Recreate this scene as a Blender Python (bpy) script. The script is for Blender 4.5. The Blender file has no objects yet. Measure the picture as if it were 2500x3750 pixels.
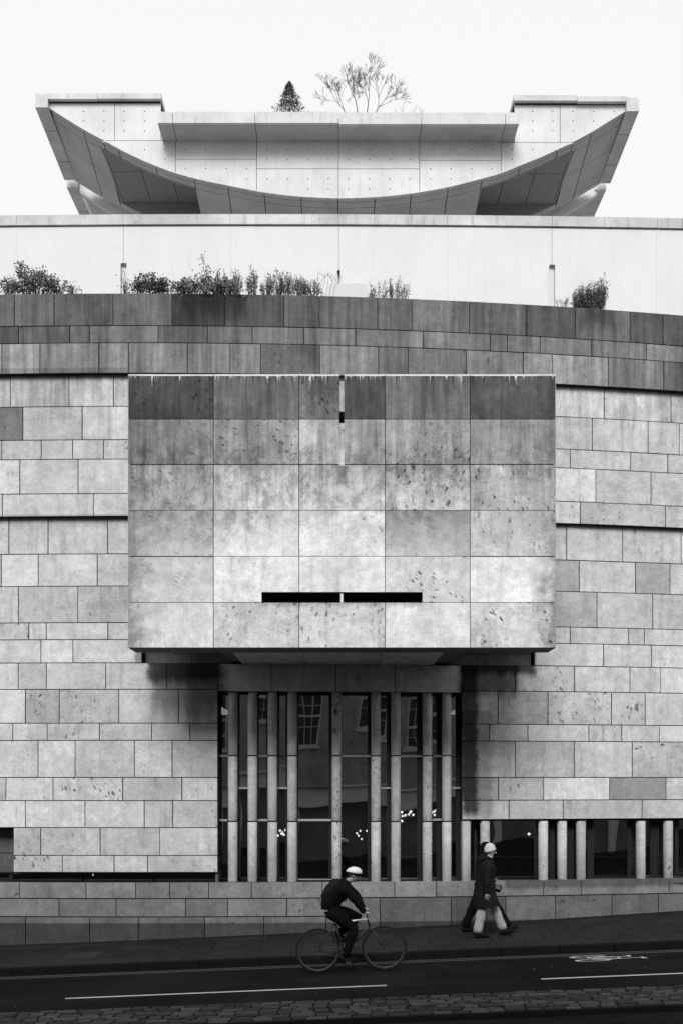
import bpy, bmesh, math, random
from mathutils import Vector, Matrix
random.seed(7)
rad = math.radians
# ------------------------------------------------------------------ calibration (metres, camera level at the origin looking +Y)
F, HZ, CX, CZ = 3720.0, 2850.0, 1245.0, 3.1
S = bpy.context.scene
C = S.collection

# ------------------------------------------------------------------ camera
cam_d = bpy.data.cameras.new('camera'); cam = bpy.data.objects.new('camera', cam_d); C.objects.link(cam)
cam.location = (0, 0, CZ); cam.rotation_euler = (rad(90), 0, 0)
cam_d.sensor_width = 36; cam_d.lens = 36 * F / 3750
cam_d.shift_y = (HZ - 1875) / 3750; cam_d.shift_x = (1250 - CX) / 3750
cam_d.clip_end = 2000; cam_d.clip_start = 0.05
S.camera = cam
# ------------------------------------------------------------------ world + sun (overcast; the photograph is black and white, so the sky is desaturated)
SUN_EL, SUN_AZ = 36, -6
w = bpy.data.worlds.new('World'); S.world = w; w.use_nodes = True
nt = w.node_tree; nt.nodes.clear()
sky = nt.nodes.new('ShaderNodeTexSky'); sky.sky_type = 'NISHITA'; sky.sun_disc = False
sky.sun_elevation = rad(SUN_EL); sky.sun_rotation = rad(180 + SUN_AZ); sky.dust_density = 6; sky.air_density = 1.5
bw = nt.nodes.new('ShaderNodeRGBToBW'); bg = nt.nodes.new('ShaderNodeBackground'); out = nt.nodes.new('ShaderNodeOutputWorld')
mx = nt.nodes.new('ShaderNodeMixRGB'); mx.inputs[0].default_value = 0.72; mx.inputs[2].default_value = (9.0, 9.0, 9.0, 1)
nt.links.new(sky.outputs[0], bw.inputs[0]); nt.links.new(bw.outputs[0], mx.inputs[1]); nt.links.new(mx.outputs[0], bg.inputs[0])
bg.inputs[1].default_value = 0.095
nt.links.new(bg.outputs[0], out.inputs[0])
sd = bpy.data.lights.new('sun', 'SUN'); sun = bpy.data.objects.new('sun', sd); C.objects.link(sun)
sd.energy = 2.5; sd.angle = rad(26); sd.color = (1, 1, 1)
sun.rotation_euler = (rad(90 - SUN_EL), 0, rad(SUN_AZ))
S.view_settings.view_transform = 'Standard'; S.view_settings.look = 'None'
S.view_settings.exposure = 0.50; S.view_settings.gamma = 1
S.cycles.max_bounces = 6; S.cycles.transparent_max_bounces = 12

# ------------------------------------------------------------------ helpers
def lin(s):
    s = s / 255.0
    return s / 12.92 if s <= .04045 else ((s + .055) / 1.055) ** 2.4
def W(x, y, D): return Vector(((x - CX) * D / F, D, CZ + (HZ - y) * D / F))
def gz(X): return 0.041 * X                         # the street climbs to the right

class NG:
    def __init__(s, name):
        s.m = bpy.data.materials.new(name); s.m.use_nodes = True
        s.t = s.m.node_tree; s.t.nodes.clear()
        s.out = s.n('ShaderNodeOutputMaterial')
    def n(s, k, **kw):
        o = s.t.nodes.new(k)
        for a, b in kw.items(): setattr(o, a, b)
        return o
    def l(s, a, b): s.t.links.new(a, b)
    def put(s, sock, v):
        if v is None: return
        if isinstance(v, bpy.types.NodeSocket): s.l(v, sock)
        else: sock.default_value = v
    def ma(s, op, a, b=None, c=None, clamp=False):
        o = s.n('ShaderNodeMath', operation=op, use_clamp=clamp)
        s.put(o.inputs[0], a); s.put(o.inputs[1], b); s.put(o.inputs[2], c)
        return o.outputs[0]
    def vm(s, op, a, b=None):
        o = s.n('ShaderNodeVectorMath', operation=op)
        s.put(o.inputs[0], a); s.put(o.inputs[1], b)
        return o.outputs[0]
    def sm(s, x, a, b, lo=0.0, hi=1.0):
        o = s.n('ShaderNodeMapRange', interpolation_type='SMOOTHSTEP')
        s.put(o.inputs[0], x)
        for i, v in zip((1, 2, 3, 4), (a, b, lo, hi)): s.put(o.inputs[i], v)
        return o.outputs[0]
    def noise(s, v, scale, detail=4, rough=.55, dist=0.0):
        o = s.n('ShaderNodeTexNoise'); s.l(v, o.inputs['Vector'])
        o.inputs['Scale'].default_value = scale; o.inputs['Detail'].default_value = detail
        o.inputs['Roughness'].default_value = rough; o.inputs['Distortion'].default_value = dist
        return o.outputs['Fac']
    def obj(s): return s.n('ShaderNodeTexCoord').outputs['Object']
    def bump(s, h, strength, dist=.01):
        o = s.n('ShaderNodeBump'); s.l(h, o.inputs['Height'])
        o.inputs['Strength'].default_value = strength; o.inputs['Distance'].default_value = dist
        return o.outputs[0]
    def bsdf(s, col, rough=.85, normal=None, metal=0.0, spec=.3):
        b = s.n('ShaderNodeBsdfPrincipled')
        if isinstance(col, bpy.types.NodeSocket):
            cc = s.n('ShaderNodeCombineColor')
            for i in range(3): s.l(col, cc.inputs[i])
            s.l(cc.outputs[0], b.inputs['Base Color'])
        else: b.inputs['Base Color'].default_value = (col, col, col, 1)
        s.put(b.inputs['Roughness'], rough); b.inputs['Metallic'].default_value = metal
        b.inputs['Specular IOR Level'].default_value = spec
        if normal: s.l(normal, b.inputs['Normal'])
        s.l(b.outputs[0], s.out.inputs[0])
        return b

def simple(name, v, rough=.8, nscale=6, amt=.25, bump=.2, fine=40, metal=0, spec=.3, stretch=None):
    g = NG(name); p = g.obj()
    if stretch: p = g.vm('MULTIPLY', p, stretch)
    a = g.noise(p, nscale, 5, .6); b = g.noise(p, fine, 3)
    f = g.ma('MULTIPLY_ADD', g.ma('SUBTRACT', a, .5), amt * 2, 1.0)
    f = g.ma('MULTIPLY', f, g.ma('MULTIPLY_ADD', g.ma('SUBTRACT', b, .5), amt, 1.0))
    g.bsdf(g.ma('MULTIPLY', f, v), rough, g.bump(g.ma('ADD', a, b), bump, .01) if bump else None, metal, spec)
    return g.m

def stone(name, soot_shade=(), pockscale=8.0, drips=None, edges=None, blotch=.35, grime=None, streak=None):
    """sandstone; vertex colour r = tone, g = seed, b = pock marks. soot: (x0,x1,z0,z1,soft,strength), stains and painted shade"""
    g = NG(name); at = g.n('ShaderNodeAttribute'); at.attribute_name = 'col'
    sp = g.n('ShaderNodeSeparateColor'); g.l(at.outputs['Color'], sp.inputs[0])
    tone, seed, pock = sp.outputs
    p0 = g.obj()
    cv = g.n('ShaderNodeCombineXYZ')
    g.l(g.ma('MULTIPLY', seed, 91.0), cv.inputs[0]); g.l(g.ma('MULTIPLY', seed, 37.0), cv.inputs[2])
    p = g.vm('ADD', p0, cv.outputs[0])
    # rotate the bedding of every block a little
    vr = g.n('ShaderNodeVectorRotate', rotation_type='Y_AXIS'); g.l(p, vr.inputs['Vector'])
    g.l(g.ma('MULTIPLY_ADD', seed, 2.6, -1.3), vr.inputs['Angle'])
    pr = vr.outputs[0]
    n1 = g.noise(p, 1.6, 7, .68, .4)
    f = g.sm(n1, .25, .78, 1 - blotch, 1 + blotch * .55)
    st = g.noise(g.vm('MULTIPLY', p, (7.0, 7.0, .55)), 1.0, 5, .65)
    f = g.ma('MULTIPLY', f, g.sm(st, .5, .78, 1.0, .72))
    fine = g.noise(p, 34, 4, .75)
    f = g.ma('MULTIPLY', f, g.ma('MULTIPLY_ADD', fine, .5, .75))
    md_ = g.noise(p, 6, 6, .8)
    f = g.ma('MULTIPLY', f, g.sm(md_, .28, .72, .80, 1.12))
    # faint diagonal grain
    gr = g.noise(g.vm('MULTIPLY', pr, (1.2, 1.0, 14.0)), 2.2, 5, .7, .6)
    f = g.ma('MULTIPLY', f, g.sm(gr, .35, .7, .93, 1.05))
    # pock marks: dark irregular hollows of two sizes, gathered in patches
    nz = g.n('ShaderNodeTexNoise'); g.l(p, nz.inputs['Vector']); nz.inputs['Scale'].default_value = 13; nz.inputs['Detail'].default_value = 3
    wv = g.n('ShaderNodeVectorMath', operation='SCALE'); g.l(nz.outputs['Color'], wv.inputs[0]); wv.inputs['Scale'].default_value = .07
    pd = g.vm('ADD', g.vm('MULTIPLY', pr, (1.5, 1.0, .75)), wv.outputs[0])
    spots = None
    for scl, cut, th in ((pockscale * 1.2, .48, .30), (pockscale * .55, .70, .24)):
        vo = g.n('ShaderNodeTexVoronoi', feature='F1'); g.l(pd, vo.inputs['Vector']); vo.inputs['Scale'].default_value = scl
        vc = g.n('ShaderNodeSeparateColor'); g.l(vo.outputs['Color'], vc.inputs[0])
        r_ = g.ma('MULTIPLY', g.ma('MULTIPLY_ADD', vc.outputs[1], .7, .4), th)
        q = g.sm(g.ma('DIVIDE', vo.outputs['Distance'], r_), .75, 1.25, 1.0, 0.0)
        q = g.ma('MULTIPLY', q, g.ma('GREATER_THAN', vc.outputs[0], cut)); q = g.ma('MULTIPLY', q, g.ma('MULTIPLY_ADD', vc.outputs[2], .7, .35))
        spots = q if spots is None else g.ma('MAXIMUM', spots, q)
    patch = g.sm(g.ma('MULTIPLY_ADD', pock, .10, g.noise(p, 1.7, 3, .6)), .50, .62)
    spot = g.ma('MULTIPLY', g.ma('MULTIPLY', spots, patch), pock)
    f = g.ma('MULTIPLY', f, g.ma('MULTIPLY_ADD', spot, -.85, 1.0))
    sc0 = g.noise(g.vm('ADD', g.vm('MULTIPLY', pr, (1.4, 1.0, .6)), wv.outputs[0]), 12, 6, .8)
    f = g.ma('MULTIPLY', f, g.ma('MULTIPLY_ADD', g.ma('MULTIPLY', g.ma('MULTIPLY', g.sm(sc0, .52, .62), patch), pock), -.32, 1.0))
    # a few stray dark marks anywhere
    sc = g.noise(g.vm('MULTIPLY', pr, (1.0, 1.0, 2.6)), 6.5, 4, .75)
    f = g.ma('MULTIPLY', f, g.sm(sc, .66, .72, 1.0, .62))
    col = g.ma('MULTIPLY', f, tone)
    sx = g.n('ShaderNodeSeparateXYZ'); g.l(p0, sx.inputs[0]); X, Y, Z = sx.outputs
    wob = g.ma('MULTIPLY_ADD', g.noise(p0, 3.0, 6, .75), 2.2, -1.1)
    wob2 = g.ma('MULTIPLY_ADD', g.noise(g.vm('MULTIPLY', p0, (5, 5, .5)), 1.3, 4, .6), 1.0, -.5)
    # rain streaks that run across the joints, strongest high up
    hs = g.sm(Z, streak[0], streak[1], .12, 1.0) if streak else .15
    gs = g.noise(g.vm('MULTIPLY', p0, (8.0, 8.0, .5)), 1.0, 7, .7); gs2 = g.noise(g.vm('MULTIPLY', p0, (1.2, 1.2, .35)), 1.0, 3, .6)
    gs = g.ma('ADD', g.ma('SUBTRACT', gs, .5), g.ma('MULTIPLY', g.ma('SUBTRACT', gs2, .5), .7))
    col = g.ma('MULTIPLY', col, g.ma('MULTIPLY_ADD', g.ma('MULTIPLY', gs, hs), 2.3, 1.0))
    # thin curling veins on part of the blocks
    rn = g.noise(g.vm('MULTIPLY', pr, (1.0, 1.0, 1.9)), 3.6, 5, .62, .8)
    rg = g.ma('MULTIPLY', g.sm(g.ma('ABSOLUTE', g.ma('SUBTRACT', rn, .5)), .0, .016, 1.0, 0.0), g.sm(g.noise(p, 1.3, 2), .46, .6))
    col = g.ma('MULTIPLY', col, g.ma('MULTIPLY_ADD', g.ma('MULTIPLY', rg, g.ma('MULTIPLY_ADD', pock, .6, .25)), -.5, 1.0))
    for (x0, x1, z0, z1, sf, k) in soot_shade:  # dark boxes: stone stains plus shade painted into the colour
        xx = g.ma('MULTIPLY_ADD', wob, sf * 1.2, X); zz = g.ma('MULTIPLY_ADD', wob2, sf * 3.0, Z)
        a = g.ma('MULTIPLY', g.sm(xx, x0 - sf, x0 + sf * .3), g.sm(xx, x1 - sf * .3, x1 + sf, 1.0, 0.0))
        b = g.ma('MULTIPLY', g.sm(zz, z0 - sf, z0 + sf), g.sm(Z, z1, z1 + .02, 1.0, 0.0))
        col = g.ma('MULTIPLY', col, g.ma('MULTIPLY_ADD', g.ma('MULTIPLY', a, b), -k, 1.0))
    if drips:
        zt, = drips
        d = g.ma('SUBTRACT', zt, Z)
        ln = g.ma('ADD', g.sm(g.noise(g.vm('MULTIPLY', p0, (7, 0, .25)), 1.0, 6, .85), .53, .80, .006, .7), g.ma('MULTIPLY', g.noise(p0, 14, 3, .7), .012))
        wh = g.sm(g.ma('DIVIDE', d, ln), .55, 1.0, 1.0, 0.0)
        wh = g.ma('MULTIPLY', g.ma('MULTIPLY', wh, g.sm(g.noise(g.vm('MULTIPLY', p0, (1, 1, .5)), 24, 4, .7), .34, .52)), g.sm(g.noise(g.vm('MULTIPLY', p0, (2.4, 0, 0)), 1.0, 2), .38, .54, .3, 1.0))
        wh = g.ma('MAXIMUM', wh, g.sm(d, .008, .016, .9, 0.0))
        dk = g.sm(g.ma('DIVIDE', d, g.sm(g.noise(g.vm('MULTIPLY', p0, (7, 0, 0)), 1.7, 3, .7), .52, .75, .01, .7)), .4, 1.0, 1.0, 0.0)
        col = g.ma('MULTIPLY', col, g.ma('MULTIPLY_ADD', dk, -.6, 1.0))
        mxn = g.n('ShaderNodeMix'); g.l(wh, mxn.inputs[0]); g.l(col, mxn.inputs[2]); mxn.inputs[3].default_value = .62
        col = mxn.outputs[0]
    if grime:
        z0, z1 = grime
        hz = g.sm(g.ma('MULTIPLY_ADD', g.noise(p0, .55, 3, .5), 3.2, g.ma('SUBTRACT', Z, 1.6)), z0, z1)
        gm = g.ma('MULTIPLY', g.sm(g.noise(g.vm('MULTIPLY', p, (1, 1, .7)), 4.2, 8, .78), .44, .6), g.ma('MULTIPLY', hz, g.sm(Z, z1 + .75, z1 + .95, 1.0, .35)))
        col = g.ma('MULTIPLY', col, g.ma('MULTIPLY_ADD', gm, -.42, 1.0))
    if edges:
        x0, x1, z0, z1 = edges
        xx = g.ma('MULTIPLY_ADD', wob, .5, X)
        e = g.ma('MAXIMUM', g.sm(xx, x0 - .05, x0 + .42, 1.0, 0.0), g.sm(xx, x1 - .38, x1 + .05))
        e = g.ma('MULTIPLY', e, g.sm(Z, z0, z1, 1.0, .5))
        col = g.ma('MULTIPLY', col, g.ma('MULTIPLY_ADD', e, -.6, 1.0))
    h = g.ma('ADD', g.ma('MULTIPLY', spot, -1.0), g.ma('ADD', g.ma('MULTIPLY', fine, .5), g.ma('MULTIPLY', n1, .5)))
    g.bsdf(col, .88, g.bump(h, .6, .014), 0, .2)
    return g.m

class MB:
    """collects faces, then links them as ONE mesh object"""
    def __init__(s): s.v = []; s.f = []; s.c = []; s.mi = []; s.sm = []
    def face(s, pts, col=(.5, .5, 0), mi=0, smooth=False):
        n = len(s.v); s.v += [tuple(p) for p in pts]; s.f.append(list(range(n, n + len(pts))))
        s.c.append(col if isinstance(col, list) else [col] * len(pts)); s.mi.append(mi); s.sm.append(smooth)
    def hexa(s, b, t, col=(.5, .5, 0), mi=0, colfront=None):
        """b, t: four points each (bottom ring ccw, top ring); order 0,1 = front edge"""
        s.face([b[0], b[1], t[1], t[0]], colfront or col, mi); s.face([b[1], b[2], t[2], t[1]], col, mi)
        s.face([b[2], b[3], t[3], t[2]], col, mi); s.face([b[3], b[0], t[0], t[3]], col, mi)
        s.face([t[0], t[1], t[2], t[3]], col, mi); s.face([b[3], b[2], b[1], b[0]], col, mi)
    def box(s, x0, x1, y0, y1, z0, z1, col=(.5, .5, 0), mi=0, colfront=None):
        s.hexa([(x0, y0, z0), (x1, y0, z0), (x1, y1, z0), (x0, y1, z0)], [(x0, y0, z1), (x1, y0, z1), (x1, y1, z1), (x0, y1, z1)], col, mi, colfront)
    def tube(s, pts, radii, n=8, col=(.5, .5, 0), mi=0, ell=1.0, cap=True, side=None):
        pts = [Vector(p) for p in pts]; rings = []
        if not isinstance(radii, (list, tuple)): radii = [radii] * len(pts)
        base = len(s.v)
        for i, p in enumerate(pts):
            d = (pts[min(i + 1, len(pts) - 1)] - pts[max(i - 1, 0)]).normalized()
            u = Vector(side) if side else (Vector((0, 1, 0)) if abs(d.y) < .9 else Vector((1, 0, 0)))
            u = (u - d * u.dot(d)).normalized(); v = d.cross(u).normalized()
            r = radii[i]; ru, rv = (r if isinstance(r, (list, tuple)) else (r * ell, r))
            rings.append([base + i * n + k for k in range(n)])
            for k in range(n):
                a = 2 * math.pi * k / n
                s.v.append(tuple(p + u * (ru * math.cos(a)) + v * (rv * math.sin(a))))
        def add(f):
            s.f.append(f); s.c.append([col] * len(f)); s.mi.append(mi); s.sm.append(True)
        for i in range(len(pts) - 1):
            for k in range(n):
                add([rings[i][k], rings[i][(k + 1) % n], rings[i + 1][(k + 1) % n], rings[i + 1][k]])
        if cap: add(rings[0][::-1]); add(rings[-1])
    def build(s, name, mats, parent=None, weld=False):
        me = bpy.data.meshes.new(name); me.from_pydata(s.v, [], s.f)
        ca = me.color_attributes.new('col', 'FLOAT_COLOR', 'CORNER')
        flat = []
        for cs in s.c:
            for c in cs: flat += [c[0], c[1], c[2], 1.0]
        ca.data.foreach_set('color', flat)
        for m in (mats if isinstance(mats, (list, tuple)) else [mats]): me.materials.append(m)
        me.polygons.foreach_set('material_index', s.mi); me.polygons.foreach_set('use_smooth', s.sm)
        bm = bmesh.new(); bm.from_mesh(me)
        if weld: bmesh.ops.remove_doubles(bm, verts=bm.verts, dist=1e-4)
        bmesh.ops.recalc_face_normals(bm, faces=bm.faces); bm.to_mesh(me); bm.free()
        me.update()
        o = bpy.data.objects.new(name, me); C.objects.link(o)
        if parent: o.parent = parent
        return o

def empty(name, label, cat, group=None, loc=(0, 0, 0)):
    o = bpy.data.objects.new(name, None); C.objects.link(o); o.empty_display_size = .3
    tag(o, label, cat, group); o.location = loc
    return o
def tag(o, label, cat, group=None, kind=None):
    o['label'] = label; o['category'] = cat
    if group: o['group'] = group
    if kind: o['kind'] = kind
    return o
def struct(o): o['kind'] = 'structure'; return o
def T(s, sd=None, pk=0.0, k=1.0): return (lin(s) * k, random.random() if sd is None else sd, pk)

# ------------------------------------------------------------------ the curved street wall
R_W, D0 = 63.0, 19.6
XC_W = (500 - CX) * D0 / F
def yw(X, d=0.0): return D0 + d + R_W - math.sqrt(R_W * R_W - (X - XC_W) ** 2)
def X_at(px, d=0.0):
    D = D0 + d
    for _ in range(8): D = yw((px - CX) * D / F, d)
    return (px - CX) * D / F
def zt(py, d=0.0): return CZ + (HZ - py) * (D0 + d) / F
def curved(mb, X0, X1, z0, z1, d, thick, col, colfront=None, mi=0, step=1.6):
    n = max(1, int(math.ceil((X1 - X0) / step)))
    for i in range(n):
        a = X0 + (X1 - X0) * i / n; b = X0 + (X1 - X0) * (i + 1) / n
        lo = [(a, yw(a, d), z0), (b, yw(b, d), z0), (b, yw(b, d) + thick, z0), (a, yw(a, d) + thick, z0)]
        hi = [(p[0], p[1], z1) for p in lo]
        mb.hexa(lo, hi, col, mi, colfront)

M_BACK = simple('dark_joint', .02, .95, amt=.2)
def soot_shade_px(x0, x1, y0, y1, soft, k):   # pixel box on the wall -> metres
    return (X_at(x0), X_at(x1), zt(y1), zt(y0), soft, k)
M_WALL = stone('sandstone_wall', blotch=.22, streak=(zt(1750), zt(1250)), soot_shade=[
    soot_shade_px(548, 800, 2427, 2500, .13, .85), soot_shade_px(575, 800, 2427, 2610, .28, .55), soot_shade_px(700, 800, 2427, 2660, .2, .4), soot_shade_px(500, 960, 2340, 2428, .05, .5), soot_shade_px(1600, 1960, 2340, 2428, .05, .5),  # stain mixed with painted shade below the bay and in its recess
    soot_shade_px(1692, 1955, 2427, 2462, .09, .88), soot_shade_px(1692, 1742, 2427, 2980, .10, .86), soot_shade_px(1692, 1890, 2427, 2540, .14, .72), soot_shade_px(1692, 1790, 2600, 3000, .14, .4),
    soot_shade_px(690, 900, 1073, 1185, .25, .6), soot_shade_px(2120, 2240, 1073, 1180, .25, .5),
    soot_shade_px(-400, 470, 1890, 1920, .1, .25), soot_shade_px(-400, 470, 1366, 1400, .1, .3)])  # shadow bands painted under the two ledges
M_PLINTH = stone('sandstone_plinth', blotch=.3, soot_shade=[(-20, 20, -1.5, .30, .22, .6), (X_at(1850), X_at(2950), zt(3262), zt(3233), .05, .5)])

museum = empty('museum_building', 'stone clad museum building with projecting box bay and boat shaped concrete roof', 'building')
UP, MIDT, LOW = -.24, -.12, 0.0
G = .0085
# rows: (ytop, ybottom, tier offset, joints, base tone, [(from x, to x)] spans that exist)
ALL = [(-420, 2950)]
rows = [
 (1073, 1192, UP, [199,415,631,824,1040,1169,1382,1507,1717,1925,2105,2307,2426], 84, ALL),
 (1192, 1255, UP, [69,256,328,580,760,924,1113,1301,1549,1794,1856,1976,2164,2366], 98, ALL),
 (1255, 1366, UP, [147,363,471,687,843,954,1170,1385,1494,1706,1915,2022,2226,2428], 122, ALL),
 (1340, 1488, MIDT, [39,254,416,640,880,1100,1380,1600,1800,2010,2210,2455], 172, ALL),
 (1488, 1610, MIDT, [85,302,520,760,1000,1250,1500,1700,1950,2167,2371,2485], 178, ALL),
 (1610, 1681, MIDT, [8,152,267,380,600,800,1100,1400,1650,1900,2086,2307,2443], 176, ALL),
 (1681, 1807, MIDT, [73,287,500,760,1000,1250,1500,1750,1960,2180,2382], 184, ALL),
 (1807, 1890, MIDT, [10,343,520,760,1000,1250,1500,1750,1900,2123,2435], 186, ALL),
 (1860, 2028, LOW, [177,395,600,800,1000,1250,1500,1750,1900,2072,2278,2492], 186, ALL),
 (2028, 2146, LOW, [6,141,357,600,800,1000,1250,1500,1750,1900,2119,2325,2451], 188, ALL),
 (2146, 2280, LOW, [69,286,520,760,1000,1250,1500,1750,1960,2184,2388], 184, ALL),
 (2280, 2342, LOW, [107,170,396,600,800,1000,1250,1500,1750,1900,2086,2300,2358], 186, ALL),
 (2342, 2427, LOW, [268,2208], 192, [(-420, 520), (1955, 2950)]),
 (2427, 2524, LOW, [68,171,388,612,1886,2102,2305,2417], 188, [(-420, 798), (1690, 2950)]),
 (2524, 2648, LOW, [94,218,436,655,1822,2005,2237,2361], 186, [(-420, 798), (1690, 2950)]),
 (2648, 2711, LOW, [48,174,365,556,696,1790,1931,2154,2275,2412], 197, [(-420, 798), (1690, 2950)]),
 (2711, 2847, LOW, [140,276,493,631,1886,2101,2313], 199, [(-420, 798), (1690, 2950)]),
 (2847, 2932, LOW, [23,195,450,667,1824,1989,2230,2437], 200, [(-420, 798), (1690, 2950)]),
 (2932, 3031, LOW, [94,312,529,633], 202, [(-420, 798)]),
 (2932, 3004, LOW, [2060,2349], 190, [(1690, 2950)]),
 (3031, 3133, LOW, [150,368,586], 203, [(50, 798)]),
 (3133, 3195, LOW, [229,419,541], 203, [(50, 798)]),
]
# blocks that stand out: (row, column centre x) -> (tone, pock)
special = {(4, 42): (105, .3), (13, 118): (180, .6), (14, 156): (168, 1), (14, 327): (176, .7), (15, 270): (188, 1), (15, 460): (190, .5),
 (16, 208): (200, .2), (17, 322): (200, 1), (17, 10): (185, 1), (18, 715): (195, .5), (20, 100): (185, .7), (21, 140): (194, 1), (21, 670): (200, .5),
 (11, 54): (180, .8), (11, 138): (184, .6), (5, 430): (172, .7), (5, 80): (176, .6), (5, 2196): (180, .5), (7, 2279): (172, .9),
 (13, 1994): (186, 1), (14, 2121): (188, 1), (14, 2299): (186, 1), (15, 2214): (190, .9), (16, 1993): (186, 0), (16, 2207): (192, .35), (16, 2400): (180, .9),
 (17, 1757): (165, .6), (17, 1906): (188, .9), (17, 2333): (150, 0), (9, 2388): (160, .2), (9, 2076): (160, .5), (10, 2070): (165, .2), (10, 178): (176, .4),
 (10, 403): (170, .5), (2, 2463): (84, .2), (2, 1062): (88, .5), (2, 1600): (98, .5), (2, 1810): (110, .5), (1, 35): (70, .2), (1, 160): (84, .5), (0, 1000): (74, 0), (0, 730): (60, 0),
 (0, 2366): (72, .5), (3, 440): (168, .6), (11, 2329): (175, .6), (12, 2360): (190, .2), (15, 111): (186, .5)}
wall = MB(); back = MB()
for ri, (yt, yb, d, js, base, spans) in enumerate(rows):
    for (a, b) in spans:
        jj = sorted([j for j in js if a < j < b])
        x = jj[0] if jj else a
        while jj and jj[0] - a > 260: jj.insert(0, jj[0] - random.uniform(110, 220))
        while jj and b - jj[-1] > 300: jj.append(jj[-1] + random.uniform(140, 230))
        ed = [a] + jj + [b]
        for x0, x1 in zip(ed[:-1], ed[1:]):
            tn = base + random.gauss(0, 7) * (1.6 if ri < 3 else 1.0); pk = random.choice([0, 0, 0, .15, .3, .5]) if ri > 2 else random.choice([0, .2, .4])
            for (r_, cx_), (t_, p_) in special.items():
                if r_ == ri and x0 < cx_ < x1: tn, pk = t_, p_
            if (x1 - x0) < 6: continue
            g_ = G + random.uniform(-.001, .002)
            A, B = X_at(x0, d) + g_, X_at(x1, d) - g_
            curved(wall, A, B, zt(yb, d) + G, zt(yt, d) - G, d + random.uniform(-.004, .004), .07, T(tn, None, pk))
        curved(back, X_at(a, d), X_at(b, d), zt(yb, d), zt(yt, d), d + .03, .5, (.02, .5, 0))
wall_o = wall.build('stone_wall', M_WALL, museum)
back_o = back.build('wall_core', M_BACK, museum)
# coping slab of the street wall and reveals round the openings
rv = MB()
zc = zt(1073, UP)
curved(rv, X_at(-420, UP), X_at(2950, UP), zc - .03, zc - .006, UP + .035, 1.1, T(120, .3)); rv.build('wall_coping', M_WALL, museum)
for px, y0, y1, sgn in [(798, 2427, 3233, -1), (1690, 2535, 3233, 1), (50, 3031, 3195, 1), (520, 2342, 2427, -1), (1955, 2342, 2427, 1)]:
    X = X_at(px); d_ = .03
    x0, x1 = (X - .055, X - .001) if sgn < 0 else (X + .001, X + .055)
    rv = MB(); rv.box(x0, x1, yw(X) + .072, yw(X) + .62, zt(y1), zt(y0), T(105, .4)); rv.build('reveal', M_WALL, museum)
# recess behind the bay, and the recess at far left
rc = MB()
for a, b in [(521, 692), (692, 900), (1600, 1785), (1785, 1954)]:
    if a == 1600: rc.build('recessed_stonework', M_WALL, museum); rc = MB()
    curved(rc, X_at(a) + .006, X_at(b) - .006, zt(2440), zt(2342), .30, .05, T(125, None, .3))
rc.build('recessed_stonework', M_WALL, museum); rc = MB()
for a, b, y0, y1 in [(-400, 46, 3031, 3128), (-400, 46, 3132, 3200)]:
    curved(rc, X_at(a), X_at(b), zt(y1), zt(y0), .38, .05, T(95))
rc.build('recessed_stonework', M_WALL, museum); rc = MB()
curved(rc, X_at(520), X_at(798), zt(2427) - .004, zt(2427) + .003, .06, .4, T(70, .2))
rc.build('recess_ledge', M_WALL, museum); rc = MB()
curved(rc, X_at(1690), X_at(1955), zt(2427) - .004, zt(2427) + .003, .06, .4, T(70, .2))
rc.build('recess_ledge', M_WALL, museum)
rk = MB(); curved(rk, X_at(515), X_at(1960), zt(2431), zt(2300), .34, .3, (.02, .5, 0)); curved(rk, X_at(795), X_at(1693), zt(2530), zt(2425), .03, .6, (.02, .5, 0)); rk.build('recess_core', M_BACK, museum)

# ------------------------------------------------------------------ plinth in three stepped courses
pl = MB()
_x = 0
prow = [(3233, 3289, .0, [72,316,498,622,765,921,1180,1444,1597,1800,1989,2126,2448], 138),
        (3294, 3356, -.03, [217,426,680,834,1051,1230], 126), (3294, 3560, -.03, [1230,1391,1651,1850,2033,2239,2409], 118),
        (3361, 3560, -.06, [95,329,507,750,966,1193,1230], 112)]
for yt, yb, d, js, base in prow:
    ed = ([] if js[0] == 1230 else [-420, -300, -120]) + js + ([] if js[-1] == 1230 else [2620, 2800, 2950])
    for x0, x1 in zip(ed[:-1], ed[1:]):
        bs = base + 6 - (12 if x0 > 1500 else 0)
        dd_ = d if yt > 3240 else d
        curved(pl, X_at(x0, d) + G, X_at(x1, d) - G, zt(yb, d), zt(yt, d), dd_, .07, T(bs + random.gauss(0, 6), None, random.choice([0, .2, .5, .8])))
pl.build('plinth', M_PLINTH, museum)
pb = MB(); curved(pb, X_at(-420), X_at(2950), -1.6, zt(3236), .04, .62, (.02, .5, 0)); pb.build('plinth_core', M_BACK, museum)

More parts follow.
